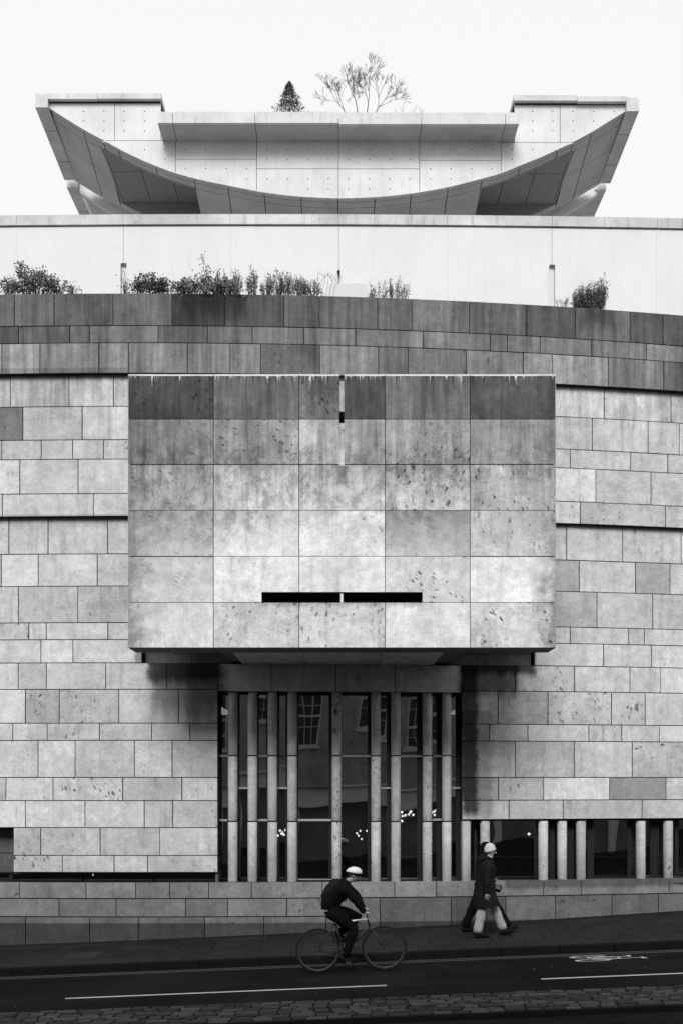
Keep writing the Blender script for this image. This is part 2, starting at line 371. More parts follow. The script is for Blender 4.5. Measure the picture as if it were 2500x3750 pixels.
# ------------------------------------------------------------------ projecting bay
DF = 17.12
DB = DF + .62
bx = [470, 782, 1095, 1409, 1720, 2033]; by = [1372, 1535, 1700, 1869, 2037, 2206, 2372]
tones = [[(84,70,.9),(100,104,0),(96,112,1),(102,108,0),(88,84,.6)],
         [(130,136,.5),(142,146,.8),(162,164,.2),(146,152,.8),(146,146,.4)],
         [(158,176,.5),(165,205,.3),(160,215,.3),(160,205,1),(176,172,.9)],
         [(166,188,.5),(196,226,.2),(218,224,.6),(150,186,.3),(188,196,.8)],
         [(196,206,.5),(222,224,.3),(224,226,0),(206,210,.8),(224,226,0)],
         [(210,216,.1),(204,212,.8),(206,210,.8),(222,224,0),(208,212,1)]]
zb = lambda y: CZ + (HZ - y) * DF / F
xb = lambda x: (x - CX) * DF / F
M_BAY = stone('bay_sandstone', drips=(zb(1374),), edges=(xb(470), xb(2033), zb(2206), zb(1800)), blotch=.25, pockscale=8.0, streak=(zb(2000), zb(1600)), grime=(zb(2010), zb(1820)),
              soot_shade=[(xb(1235), xb(1268), zb(1780), zb(1708), .06, .5), (xb(965), xb(1540), zb(2218), zb(2206), .05, .35)])  # second box paints the shade below the slot window
bay = MB(); SL0, SL1 = 1242, 1260
def panel(x0, x1, y0, y1, t0, t1, pk, gx0=.006, gx1=.006, gt=.005, gb=.005):
    sd_ = random.random(); K = .90
    X0, X1, Z0, Z1 = xb(x0) + gx0, xb(x1) - gx1, zb(y1) + gb, zb(y0) - gt
    bay.box(X0, X1, DF, DF + .09, Z0, Z1, (lin(t0) * K, sd_, pk), 0,
            [(lin(t1) * K, sd_, pk)] * 2 + [(lin(t0) * K, sd_, pk)] * 2)
for r in range(6):
    gt = .012 if r in (2, 4) else .005
    for c in range(5):
        x0, x1, y0, y1 = bx[c], bx[c + 1], by[r], by[r + 1]; t0, t1, pk = tones[r][c]
        if c == 2 and r < 2:
            panel(x0, SL0, y0, y1, t0, t1, pk, .006, 0); panel(SL1, x1, y0, y1, t0 - 14 * (r == 0), t1 - 30 * (r == 0), 0 if r == 0 else pk, 0, .006)
        elif r == 4 and c == 1:
            panel(x0, 958, y0, y1, t0, t1, pk, .006, 0); panel(958, x1, y0, 2168, t0, t1, pk, 0, .006, gb=0)
        elif r == 4 and c == 2: panel(x0, x1, y0, 2168, t0, t1, pk, gb=0)
        elif r == 4 and c == 3:
            panel(1546, x1, y0, y1, t0, t1, pk, 0, .006); panel(x0, 1546, y0, 2168, t0, t1, pk, .006, 0, gb=0)
        else: panel(x0, x1, y0, y1, t0, t1, pk, .006, .006, gt)
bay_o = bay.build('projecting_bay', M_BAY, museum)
bc = MB(); K_ = (.03, .5, 0)
def cb(x0, x1, y0, y1, d0, d1, mi=0, col=K_): bc.box(xb(x0), xb(x1), d0, d1, zb(y1), zb(y0), col, mi)
# core of the slab, leaving the slit and the slot window open
e = 1.2
cb(470 + e, SL0, 1372 + e, 1703, DF + .06, DB); cb(SL1, 2033 - e, 1372 + e, 1703, DF + .06, DB)
cb(470 + e, 2033 - e, 1703, 2168, DF + .06, DB); cb(470 + e, 958, 2168, 2205, DF + .06, DB); cb(1546, 2033 - e, 2168, 2205, DF + .06, DB)
cb(470 + e, 2033 - e, 2205, 2372 - e, DF + .06, DB)
bc.build('bay_core', M_BACK, bay_o)
# side cheeks, top and the soffit of the slab
M_SOF = stone('soffit_sandstone', blotch=.25)
ck = MB()
ck.box(xb(470) - .001, xb(470) + .03, DF + .002, DB + .01, zb(2372) + .03, zb(1372), T(150))
ck.box(xb(2033) - .03, xb(2033) + .001, DF + .002, DB + .01, zb(2372) + .03, zb(1372), T(150))
for a, b in zip(bx[:-1], bx[1:]):
    ck.box(xb(a) + .006, xb(b) - .006, DF + .012, DB + .012, zb(2372) - .004, zb(2372) + .012, T(118))
ck.box(xb(470), xb(SL0), DF + .012, DB, zb(1372) - .004, zb(1372) + .012, T(190))
ck.box(xb(SL1), xb(2033), DF + .012, DB, zb(1372) - .004, zb(1372) + .012, T(190))
ck.build('cheek', M_SOF, bay_o)
# body that ties the slab back to the wall, with its soffit panels
bd = MB()
ZS = zb(2372) + .004
body_back = 20.4
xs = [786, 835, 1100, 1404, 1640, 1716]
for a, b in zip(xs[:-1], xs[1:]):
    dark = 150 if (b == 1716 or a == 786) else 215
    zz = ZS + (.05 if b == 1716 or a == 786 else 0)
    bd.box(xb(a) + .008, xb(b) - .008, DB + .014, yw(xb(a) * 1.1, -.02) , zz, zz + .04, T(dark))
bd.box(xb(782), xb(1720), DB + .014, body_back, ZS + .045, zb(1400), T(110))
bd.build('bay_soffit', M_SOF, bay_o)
# slot window of the bay
sw = MB()
sw.box(xb(958), xb(1546), DF + .42, DF + .46, zb(2205), zb(2168), (.02, .5, 0))
sw_o = sw.build('slot_window', simple('slot_glass', .012, .15, amt=.1, bump=0), bay_o)
sm_ = MB(); sm_.box(xb(1246), xb(1256), DF + .03, DF + .2, zb(2205), zb(2168), (.5, .3, 0))
sm_.build('mullion', simple('pale_steel', .5, .4, amt=.1), sw_o)
# stones seen inside the vertical slit
sf = MB()
sf.box(xb(SL0), xb(SL1), DF + .015, DF + .5, zb(1703), zb(1645), T(180))
sf.box(xb(SL0), xb(SL1), DF + .06, DF + .55, zb(1644.5), zb(1545), T(170, None, 1))
sf.box(xb(SL0), xb(SL1), DF + .05, DB + .1, zb(1503), zb(1392), T(158))
sf.build('slit_infill', M_SOF, bay_o)

# ------------------------------------------------------------------ lintel, columns, glazing
lt = MB()
for a, b in [(798, 993), (993, 1229), (1229, 1445), (1445, 1690)]:
    curved(lt, X_at(a, -.03) + G, X_at(b, -.03) - G, zt(2531), zt(2432), -.03, .3, T(178, None, .1))
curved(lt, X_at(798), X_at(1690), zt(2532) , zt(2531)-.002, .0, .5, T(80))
lt.build('lintel', M_WALL, museum)
M_COL = stone('column_sandstone', blotch=.22, pockscale=9)
def column(px, ytop, ybot, dia, joints):
    X = X_at(px, .12); Y = yw(X, .12); r = dia / 2
    ys = [ytop] + joints + [ybot]; mb = MB(); pk = random.choice([.2, .6, 1.0]); tn = random.uniform(182, 198)
    for a, b in zip(ys[:-1], ys[1:]):
        z1, z0 = CZ + (HZ - a) * Y / F - .012, CZ + (HZ - b) * Y / F + .012
        c_ = T(tn + random.uniform(-6, 6), None, pk)
        n = 28; prof = [(r - .006, z0), (r, z0 + .008), (r, z1 - .008), (r - .006, z1)]
        base = len(mb.v)
        for (rr, z) in prof:
            for k in range(n): mb.v.append((X + rr * math.cos(2 * math.pi * k / n), Y + rr * math.sin(2 * math.pi * k / n), z))
        for i in range(3):
            for k in range(n):
                mb.f.append([base + i * n + k, base + i * n + (k + 1) % n, base + (i + 1) * n + (k + 1) % n, base + (i + 1) * n + k])
                mb.c.append([c_] * 4); mb.mi.append(0); mb.sm.append(True)
        mb.f.append([base + k for k in range(n)][::-1]); mb.c.append([c_] * n); mb.mi.append(0); mb.sm.append(False)
        mb.f.append([base + 3 * n + k for k in range(n)]); mb.c.append([c_] * n); mb.mi.append(0); mb.sm.append(False)
    zz0, zz1 = CZ + (HZ - ys[-1]) * Y / F, CZ + (HZ - ys[0]) * Y / F
    mb.tube([(X, Y, zz0), (X, Y, zz1)], r * .86, 16, (.02, .5, 0), 1)
    mb.build('column', [M_COL, M_BACK], museum)
for px in (853, 925, 998, 1070, 1232, 1375, 1448, 1563, 1634): column(px, 2533, 3231, .186, [2768, 3008])
for px in (1704, 1774, 1987, 2056, 2125, 2344, 2444, 2560, 2640, 2800): column(px, 3004, 3229, .19, [])

def glass_mat():
    g = NG('window_glass')
    tr = g.n('ShaderNodeBsdfTransparent'); tr.inputs[0].default_value = (.55, .55, .55, 1)
    gl = g.n('ShaderNodeBsdfGlossy'); gl.inputs['Roughness'].default_value = .015; gl.inputs[0].default_value = (.95, .95, .95, 1)
    g.l(g.bump(g.noise(g.obj(), .9, 1), .12, .05), gl.inputs['Normal'])
    mx = g.n('ShaderNodeMixShader'); fr = g.n('ShaderNodeFresnel'); fr.inputs[0].default_value = 1.5
    g.l(g.ma('MULTIPLY_ADD', fr.outputs[0], 1.0, .20), mx.inputs[0]); g.l(tr.outputs[0], mx.inputs[1]); g.l(gl.outputs[0], mx.inputs[2])
    g.l(mx.outputs[0], g.out.inputs[0]); return g.m
M_GLASS = glass_mat()
M_FRAME = simple('black_frame', .012, .5, amt=.1, bump=0)
M_STEEL = simple('steel_rail', .38, .4, amt=.15, bump=.05)
def pane(parent, x0, x1, y0, y1, d=.42, tilt=0.0, yaw=0.0):
    X0, X1 = X_at(x0, d), X_at(x1, d); cx = (X0 + X1) / 2; Z0, Z1 = zt(y1, d), zt(y0, d); Y = yw(cx, d)
    mb = MB(); hw, hh = (X1 - X0) / 2, (Z1 - Z0) / 2
    mb.box(-hw, hw, -.005, .005, -hh, hh)
    o = mb.build('pane', M_GLASS, parent); o.location = (cx, Y, (Z0 + Z1) / 2); o.rotation_euler = (rad(tilt), 0, rad(yaw))
win = MB(); 
def bar(mb, x0, x1, y0, y1, d, th): 
    A, B = X_at(x0, d), X_at(x1, d); Y = yw((A + B) / 2, d); mb.box(A, B, Y, Y + th, zt(y1, d), zt(y0, d))
mull = [798, 832, 845, 888, 908, 963, 978, 1040, 1058, 1206, 1250, 1345, 1372, 1418, 1436, 1526, 1546, 1598, 1616, 1668, 1692]
fr = [(798, 803), (836, 846), (976, 984), (1046, 1054), (1204, 1218), (1345, 1358), (1415, 1432), (1526, 1545), (1597, 1617), (1668, 1692)]
for a, b in fr: bar(win, a, b, 2533, 3231, .36, .14)
bar(win, 798, 1692, 2533, 2544, .36, .14); bar(win, 798, 1692, 3222, 3233, .36, .14)
window = win.build('window', M_FRAME, museum)
ed = [803, 836, 976, 1046, 1204, 1345, 1415, 1526, 1597, 1668]
for i, (a, b) in enumerate([(803, 836), (846, 976), (984, 1046), (1054, 1204), (1218, 1345), (1358, 1415), (1432, 1526), (1545, 1597), (1617, 1668)]):
    for (y0, y1) in [(2544, 2884), (2888, 3222)] if i in (0, 1, 3, 5) else [(2544, 2768), (2772, 3222)]:
        pane(window, a, b, y0, y1, .42, random.uniform(-.9, .9), random.uniform(-1.3, 1.3))
for y, segs in [(2768, [(803, 836), (943, 980), (1250, 1356), (1465, 1545), (1583, 1616)]), (2886, [(872, 908), (1016, 1052), (1393, 1430), (1652, 1690)]), (3004, [(803, 832), (1090, 1213), (1580, 1616), (940, 980)])]:
    for a, b in segs: rl = MB(); bar(rl, a, b, y - 3.5, y + 3.5, .30, .05); rl.build('transom', M_STEEL, window)
rl = MB(); bar(rl, 1090, 1216, 3222, 3224, .30, .05); rl.build('transom', M_STEEL, window)
# ribbon window on the right and the low strip on the left
wr = MB()
bar(wr, 1690, 2950, 3004, 3009, .3, .14); bar(wr, 1690, 2950, 3224, 3231, .3, .14)
for a, b in [(1690, 1697), (1735, 1745), (1960, 1968), (2010, 2030), (2075, 2100), (2150, 2172), (2296, 2310), (2380, 2410), (2470, 2482), (2600, 2615)]: bar(wr, a, b, 3004, 3231, .32, .14)
ribbon = wr.build('ribbon_window', M_FRAME, museum)
for a, b in [(1745, 1960), (1968, 2010), (2030, 2075), (2100, 2150), (2172, 2296), (2310, 2380), (2410, 2470), (2482, 2600), (2615, 2940)]:
    pane(ribbon, a, b, 3009, 3224, .40, random.uniform(-.5, .5), random.uniform(-1, 1))
wl = MB(); bar(wl, -420, 798, 3195, 3198, .3, .1)
for a, b in [(35, 48), (300, 304), (560, 564)]: bar(wl, a, b, 3195, 3231, .3, .1)
strip = wl.build('strip_window', M_FRAME, museum)
pane(strip, -380, 34, 3198, 3230, .36); pane(strip, 48, 300, 3198, 3230, .36); pane(strip, 304, 560, 3198, 3230, .36, 0, .3); pane(strip, 564, 797, 3198, 3230, .36)
# interior
it = MB(); zf = zt(3236); zcl = zt(2536)
XA, XB = X_at(-420) - 1, X_at(2950) + 1
it.box(XA, XB, 20.5, 27, zf - .08, zf - .03, (.05, .5, 0))
it.box(XA, XB, 26.5, 26.7, zf, zcl, (.05, .5, 0))
it.box(X_at(798) - .4, X_at(1690) + .4, 20.55, 27, zcl + .01, zcl + .2, (.05, .5, 0))
it.box(X_at(1690) + .06, XB, 20.9, 27, zt(3000), zt(3000) + .1, (.05, .5, 0)); it.box(XA, X_at(798) - .06, 20.9, 27, zt(3190), zt(3190) + .1, (.05, .5, 0))
it.build('interior', simple('interior_dark', .10, .8, nscale=.8, amt=.5), museum)

# ------------------------------------------------------------------ white terrace wall behind
M_WHITE = None
def concrete(name, v, stain=.25, streak=.35, moss=.0):
    g = NG(name); p = g.obj()
    a = g.noise(p, .9, 6, .65); b = g.noise(p, 30, 3); s_ = g.noise(g.vm('MULTIPLY', p, (6, 6, .7)), 1.2, 5, .65)
    f = g.sm(a, .25, .8, 1 - stain, 1 + stain * .3)
    f = g.ma('MULTIPLY', f, g.sm(s_, .5, .8, 1.0, 1 - streak)); f = g.ma('MULTIPLY', f, g.ma('MULTIPLY_ADD', b, .2, .9))
    sp = g.sm(g.noise(p, 7, 4, .7), .62, .72, 1.0, 1 - stain)
    g.bsdf(g.ma('MULTIPLY', g.ma('MULTIPLY', f, sp), v), .85, g.bump(g.ma('ADD', a, b), .2, .01), 0, .25); return g.m
M_WHITE = concrete('white_render', .515, .05, .07)
M_CONC = concrete('concrete_face', .53, .16, .16)
M_COPE = concrete('concrete_coping', .48, .35, .45)
M_SOFC = concrete('concrete_soffit', .40, .2, .12)
M_BAND = concrete('concrete_band', .50, .25, .3)
DT, RT = 24.0, 300.0
XT = (900 - CX) * DT / F
def yt_(X): return DT + RT - math.sqrt(RT * RT - (X - XT) ** 2)
zT = lambda y: CZ + (HZ - y) * DT / F
xT = lambda x: (x - CX) * DT / F
deck_z = zt(1073, UP) - .25
tw = MB(); g_ = .008
tj = [-500, 62, 452, 844, 1240, 1637, 2022, 2410, 3000]
def tblock(mb, x0, x1, y0, y1, thick=.3, off=0, col=K_):
    A, B = xT(x0), xT(x1); mb.hexa([(A, yt_(A) + off, zT(y1)), (B, yt_(B) + off, zT(y1)), (B, yt_(B) + off + thick, zT(y1)), (A, yt_(A) + off + thick, zT(y1))],
        [(A, yt_(A) + off, zT(y0)), (B, yt_(B) + off, zT(y0)), (B, yt_(B) + off + thick, zT(y0)), (A, yt_(A) + off + thick, zT(y0))], col)
for i, (a, b) in enumerate(zip(tj[:-1], tj[1:])):
    gl_, gr_ = (.7 if a in (452, 1240, 2022) else .2), (.7 if b in (452, 1240, 2022) else .2)
    if a in (452, 2022):
        tblock(tw, a + gl_, b - gr_, 828, 962); tblock(tw, a + 12, b - gr_, 962, 1260)
    elif b in (452, 2022):
        tblock(tw, a + gl_, b - gr_, 828, 962); tblock(tw, a + gl_, b - 10, 962, 1260)
    else: tblock(tw, a + gl_, b - gr_, 828, 1260)
[tblock(tw, a_, b_, 829, 1259, .1, .10) for a_, b_ in zip(tj[:-1], tj[1:])]
terrace = tw.build('terrace_wall', M_WHITE, museum)
tc = MB()
for a, b in zip(tj[:-1], tj[1:]): tblock(tc, a + .6, b - .6, 788, 824, .5, -.05)
tc.build('coping', M_COPE, terrace)
lo = MB(); lo.box(xT(1200), xT(1345), 23.6, 23.93, deck_z, CZ + (HZ - 1038) * 23.6 / F); lo.build('planter_block', simple('grey_render', .44, .85, amt=.1), museum)
lf = MB(); X = xT(1240); lf.tube([(X, 23.9, zT(1000)), (X, 23.9, zT(1010))], .035, 10); lf.tube([(X, 23.9, zT(1010)), (X, 23.9, zT(1095))], .009, 6)
lf.box(X - .03, X + .03, 23.84, yt_(X), zT(1004), zT(1001))
lf.build('wall_lamp', simple('black_metal', .03, .5), terrace)
dk = MB(); dk.box(-30, 30, 20.6, 24.2, deck_z - .2, deck_z); dk.box(-30, 30, 24.25, 60, zT(830) - .4, zT(830) - .2)
dk.build('roof_deck', simple('roof_deck', .30, .9), museum)

# ------------------------------------------------------------------ boat shaped roof
DR = 34.0
zr = lambda y, D=DR: CZ + (HZ - y) * D / F
xr = lambda x, D=DR: (x - CX) * D / F
curve_px = [(170, 385), (187, 399), (232, 428), (303, 472), (382, 515), (434, 544), (502, 578), (570, 607), (644, 634), (736, 659), (834, 679), (940, 700), (1030, 713), (1116, 721), (1239, 726),
            (1372, 722), (1450, 715), (1535, 704), (1640, 685), (1760, 655), (1833, 634), (1903, 606), (1975, 577), (2041, 547), (2091, 523), (2167, 482), (2235, 440), (2286, 409), (2305, 396)]
cpts = [(xr(x), zr(y)) for x, y in curve_px]
def zc_(X):
    if X <= cpts[0][0]: i = 0
    elif X >= cpts[-1][0]: i = len(cpts) - 2
    else: i = max(k for k in range(len(cpts) - 1) if cpts[k][0] <= X)
    i = min(max(i, 0), len(cpts) - 2)
    p0 = cpts[max(i - 1, 0)]; p1 = cpts[i]; p2 = cpts[i + 1]; p3 = cpts[min(i + 2, len(cpts) - 1)]
    m1 = (p2[1] - p0[1]) / (p2[0] - p0[0]); m2 = (p3[1] - p1[1]) / (p3[0] - p1[0])
    h = p2[0] - p1[0]; t = (X - p1[0]) / h
    if t < 0 or t > 1: return p1[1] + (p2[1] - p1[1]) * t
    return (2*t**3-3*t**2+1)*p1[1] + (t**3-2*t**2+t)*h*m1 + (-2*t**3+3*t**2)*p2[1] + (t**3-t**2)*h*m2
rb_ = MB()
def wallcell(mb, x0, x1, y0, y1, D, gap=.009, down=0.0):
    X0, X1 = xr(x0) + gap, xr(x1) - gap; n = max(1, int((X1 - X0) / .2)); Zt = zr(y0) - gap; Zb = zr(y1) + gap if y1 else -99
    for i in range(n):
        a = X0 + (X1 - X0) * i / n; b = X0 + (X1 - X0) * (i + 1) / n
        za, zb2 = max(Zb, zc_(a) - down), max(Zb, zc_(b) - down)
        if za >= Zt and zb2 >= Zt: continue
        za, zb2 = min(za, Zt - .001), min(zb2, Zt - .001)
        mb.hexa([(a, D, za), (b, D, zb2), (b, D + .1, zb2), (a, D + .1, za)], [(a, D, Zt), (b, D, Zt), (b, D + .1, Zt), (a, D + .1, Zt)])
for c_ in [(180, 421, 372, 515), (421, 590, 372, 515), (590, 643, 425, 515), (300, 643, 515, 0), (643, 940, 420, 583), (643, 940, 583, 0), (940, 1239, 420, 618), (940, 1239, 618, 0),
           (1239, 1535, 420, 618), (1239, 1535, 618, 0), (1535, 1833, 420, 587), (1535, 1833, 587, 0), (1833, 1882, 425, 522), (1882, 2050, 378, 522), (2050, 2292, 378, 522), (1833, 2100, 522, 0)]:
    wallcell(rb_, *c_, DR)
boat = rb_.build('roof_canopy', M_CONC, museum)
bk = MB()
def bigcell(x0, x1, ytop, D0_, D1_, down, lift=.03):
    n = 60
    for i in range(n):
        a = xr(x0) + (xr(x1) - xr(x0)) * i / n; b = xr(x0) + (xr(x1) - xr(x0)) * (i + 1) / n
        za, zb2 = zc_(a) - down + lift, zc_(b) - down + lift; Z = zr(ytop)
        if min(za, zb2) > Z - .02: continue
        bk.hexa([(a, D0_, za), (b, D0_, zb2), (b, D1_, zb2), (a, D1_, za)], [(a, D0_, Z), (b, D0_, Z), (b, D1_, Z), (a, D1_, Z)], K_)
bigcell(182, 588, 380, DR + .08, DR + .45, 0); bigcell(588, 1884, 436, DR + .08, DR + .45, 0); bigcell(1884, 2290, 384, DR + .08, DR + .45, 0)
bk.build('hull_core', M_BACK, boat)
# tie holes
th = MB(); M_HOLE = simple('tie_hole', .03, .9, bump=0)
rows_y = [408, 443, 479, 548, 585, 618, 655, 692]
for ry in rows_y:
    for k in range(-14, 15):
        px = 1239.5 + (k - .5) * 74.6
        if px < 200 or px > 2280: continue
        if ry < 500 and 600 < px < 1880: continue
        X = xr(px)
        if zr(ry) - zc_(X) < .22: continue
        if ry == 618 and 940 < px < 1535: continue
        if ry == 585 and (643 < px < 940 or 1535 < px < 1833) : continue
        Z = zr(ry); r = .021
        th.face([(X + r * math.cos(a * math.pi / 4), DR - .004, Z + r * math.sin(a * math.pi / 4)) for a in range(8)])
th.build('tie_hole', M_HOLE, boat)['kind'] = 'stuff'
# soffit
def soffit(mb, ue, ve, skip, down=0.0, flare=.03, D_a=DR, D_b=38.0):
    def P(X, D, up=0):
        k = 1 + flare * (D - D_a) / (D_b - D_a)
        return (X * k, D, zc_(X) - down + up)
    for ui in range(len(ue) - 1):
        for vi in range(len(ve) - 1):
            if (ui, vi) in skip: continue
            a, b = xr(ue[ui]) + .014, xr(ue[ui + 1]) - .014; c, d = ve[vi] + .012, ve[vi + 1] - .012
            if vi == 0: c = ve[0] + .001
            n = 4
            for i in range(n):
                p, q = a + (b - a) * i / n, a + (b - a) * (i + 1) / n
                mb.hexa([P(p, c), P(q, c), P(q, d), P(p, d)], [P(p, c, .05), P(q, c, .05), P(q, d, .05), P(p, d, .05)])
ue = [187, 303, 377, 434, 570, 711, 834, 967, 1102, 1237, 1372, 1505, 1640, 1764, 1903, 2041, 2098, 2167, 2286]
ve = [34.0, 34.25, 34.6, 36.0, 37.7, 38.05]
skip = set()
for ui in list(range(2, 5)) + list(range(13, 15)) + [15]:
    for vi in (2, 3): skip.add((ui, vi))
so = MB(); soffit(so, ue, ve, skip)
pk_ = MB()
# pockets: flat ceiling, walls
for (xa, xb2) in [(377, 711), (1764, 2098)]:
    A, B = xr(xa), xr(xb2); 
    zcl_ = max(zc_(A), zc_(B)) + .02
    fa = 1.012
    so, so_keep = pk_, so
    for i in range(3):
        p, q = A + (B - A) * i / 3 + .012, A + (B - A) * (i + 1) / 3 - .012
        for (c, d) in [(34.62, 35.8), (35.82, 37.7)]:
            so.hexa([(p * fa, c, zcl_), (q * fa, c, zcl_), (q * fa, d, zcl_), (p * fa, d, zcl_)], [(p * fa, c, zcl_ + .05), (q * fa, c, zcl_ + .05), (q * fa, d, zcl_ + .05), (p * fa, d, zcl_ + .05)])
    for (c, d) in [(37.705, 37.78), (34.52, 34.59)]:
        for i in range(24):
            p, q = A + (B - A) * i / 24, A + (B - A) * (i + 1) / 24
            so.hexa([(p * fa, c, zc_(p) + .002), (q * fa, c, zc_(q) + .002), (q * fa, d, zc_(q) + .002), (p * fa, d, zc_(p) + .002)],
                    [(p * fa, c, zcl_ + .01), (q * fa, c, zcl_ + .01), (q * fa, d, zcl_ + .01), (p * fa, d, zcl_ + .01)])
    so.box(A * fa - .1, B * fa + .1, 34.45, 37.9, zcl_ + .055, zcl_ + .1)
    for e_, o_ in ((A, -.06), (B, .06)):
        so.box(min(e_ * fa, e_ * fa + o_), max(e_ * fa, e_ * fa + o_), 34.6, 37.7, zc_(e_) + .003, max(zcl_ + .02, zc_(e_) + .06))
    so = so_keep
    pk_.build('soffit_recess', simple('recess_shade_concrete', .22, .9), boat); pk_ = MB()  # pocket concrete coloured darker to hold its shade
so.build('soffit', M_SOFC, boat)
sb_ = MB()
for i in range(len(ue) - 1):
    if i in (2, 13): sb_.build('soffit_core', M_BACK, boat); sb_ = MB()
    if i in (2, 3, 4, 13, 14, 15): continue
    a, b = xr(ue[i]), xr(ue[i + 1]); 
    for k in range(4):
        p, q = a + (b - a) * k / 4, a + (b - a) * (k + 1) / 4
        sb_.hexa([(p, 34.2, zc_(p) + .052), (q, 34.2, zc_(q) + .052), (q * 1.03, 38.0, zc_(q) + .052), (p * 1.03, 38.0, zc_(p) + .052)],
                 [(p, 34.2, zc_(p) + .1), (q, 34.2, zc_(q) + .1), (q * 1.03, 38.0, zc_(q) + .1), (p * 1.03, 38.0, zc_(p) + .1)], K_)
sb_.build('soffit_core', M_BACK, boat)
# end flanges with their copings (left and right, front bay then rear bay)
fl = MB()
fr_ = MB()
def beam(mb, a0, a1, y0, y1, Da, Db, flare, n=3):
    """box beam that runs back, split by n joints; corners given in photo pixels at depth Da"""
    X0, X1, Z0, Z1 = xr(a0, Da), xr(a1, Da), zr(y1, Da), zr(y0, Da)
    cuts = [0, .3, .72, 1] if n == 3 else [0, .5, 1]
    for s0, s1 in zip(cuts[:-1], cuts[1:]):
        ka, kb = 1 + flare * s0, 1 + flare * s1; c, d = Da + (Db - Da) * s0 + (.0 if s0 == 0 else .02), Da + (Db - Da) * s1 - .02
        mb.hexa([(X0 * ka, c, Z0), (X1 * ka, c, Z0), (X1 * kb, d, Z0), (X0 * kb, d, Z0)], [(X0 * ka, c, Z1), (X1 * ka, c, Z1), (X1 * kb, d, Z1), (X0 * kb, d, Z1)])
beam(fl, 130, 176, 343, 393, 33.82, 37.95, .014); beam(fr_, 2292, 2338, 357, 407, 33.82, 37.95, .014)
for q_ in ((245, 286, 656, 686), (2176, 2218, 663, 695)): f2 = MB(); beam(f2, *q_, 38.35, 41.6, .0, 2); f2.build('flange', M_BAND, boat)
def rbox(mb, x0, x1, y0, y1, Da, Db): mb.box(xr(x0, Da), xr(x1, Da), Da, Db, zr(y1, Da), zr(y0, Da))
rbox(fl, 176.5, 357, 342, 362, 33.82, 34.7); rbox(fl, 358.5, 575, 341, 361, 33.82, 34.7)
rbox(fl, 575.3, 590, 340.5, 361, 33.82, 36.2)
rbox(fr_, 1880, 1895, 348, 368, 33.82, 36.2); rbox(fr_, 1895.3, 2111, 348, 368, 33.82, 34.7); rbox(fr_, 2112.5, 2291.5, 352, 371, 33.82, 34.7)
fr_.build('flange', M_BAND, boat)
fl.build('flange', M_BAND, boat)
fs = MB(); rbox(fs, 182, 588, 362, 376, 33.96, 34.6);  # dark boxes stand in for the shade under the wing copings
fs.build('coping_shade', M_BACK, boat); fs = MB(); rbox(fs, 1884, 2290, 369, 382, 33.96, 34.6)
fs.build('coping_shade', M_BACK, boat)
# centre band
bn = MB()
for a, b in [(577, 632), (632, 934), (934, 1239), (1239, 1543), (1543, 1850), (1850, 1900)]:
    y0, y1 = (409, 450) if b < 1300 else (412, 454)
    D = 33.05
    bn.box(xr(a, D) + .01, xr(b, D) - .01, D, D + .14, zr(y1, D), zr(y0, D))
bn.build('parapet_band', M_BAND, boat)
bs_ = MB()
for a, b in [(577, 632), (632, 934), (934, 1239), (1239, 1543), (1543, 1850), (1850, 1900)]:
    D = 33.05; bs_.box(xr(a, D) + .01, xr(b, D) - .01, D + .145, DR - .004, zr(451, D), zr(436, D))
bs_.box(xr(579, 33.05), xr(1898, 33.05), 33.2, 38, zr(436, 33.05) + .002, zr(425, 33.05))
bs_.build('band_soffit', M_SOFC, boat)
# rear bay: wall strip, soffit
r2 = MB(); ue2 = [187, 303, 434, 570, 711, 834, 967, 1102, 1237, 1372, 1505, 1640, 1764, 1903, 2041, 2167, 2286]
old = list(cpts)
sc2 = 1.012; cpts[:] = [(x * sc2, z - .30) for x, z in old]
for i in range(80):
    a = old[0][0] * 1.0 + (old[-1][0] - old[0][0]) * i / 80; b = old[0][0] + (old[-1][0] - old[0][0]) * (i + 1) / 80
    za, zb2 = zc_(a), zc_(b)
    r2.hexa([(a, 38.4, za), (b, 38.4, zb2), (b, 38.6, zb2), (a, 38.6, za)], [(a, 38.4, za + .75), (b, 38.4, zb2 + .75), (b, 38.6, zb2 + .75), (a, 38.6, za + .75)])
r2.build('rear_wall', M_CONC, boat)
s2 = MB(); soffit(s2, ue2, [38.6, 40.0, 41.6], set(), 0, .0, 38.6, 41.6); s2.build('rear_soffit', M_SOFC, boat)
cpts[:] = old
co = MB(); co.box(-5.5, 5.5, 36, 41.5, zT(830) - .3, 20.6); co.build('roof_core', M_SOFC, boat); co = MB(); co.box(-9.4, 9.4, 34.6, 38, 25.25, 25.4); co.build('roof_slab', M_SOFC, boat)

# ------------------------------------------------------------------ ground, road, pavement
def gsheet(name, y0, y1, dz, mat, X0=-60, X1=60, far=None):
    mb = MB(); n = 48
    for i in range(n):
        a = X0 + (X1 - X0) * i / n; b = X0 + (X1 - X0) * (i + 1) / n
        mb.face([(a, y0, gz(a) + dz), (b, y0, gz(b) + dz), (b, y1, gz(b) + dz), (a, y1, gz(a) + dz)])
    return struct(mb.build(name, mat))
def asphalt(name, v, patch=.35):
    g = NG(name); p = g.obj(); a = g.noise(p, .5, 4, .6); b = g.noise(p, 160, 2); c = g.noise(g.vm('MULTIPLY', p, (.25, 3.5, 1)), 1.0, 4, .6)
    f = g.ma('MULTIPLY', g.sm(a, .3, .75, 1 - patch, 1 + patch), g.sm(c, .35, .75, .8, 1.2))
    f = g.ma('MULTIPLY', f, g.ma('MULTIPLY_ADD', b, 1.1, .45))
    g.bsdf(g.ma('MULTIPLY', f, v), .95, g.bump(b, .5, .01), 0, .04); return g.m
M_ASPH = asphalt('asphalt', .0125)
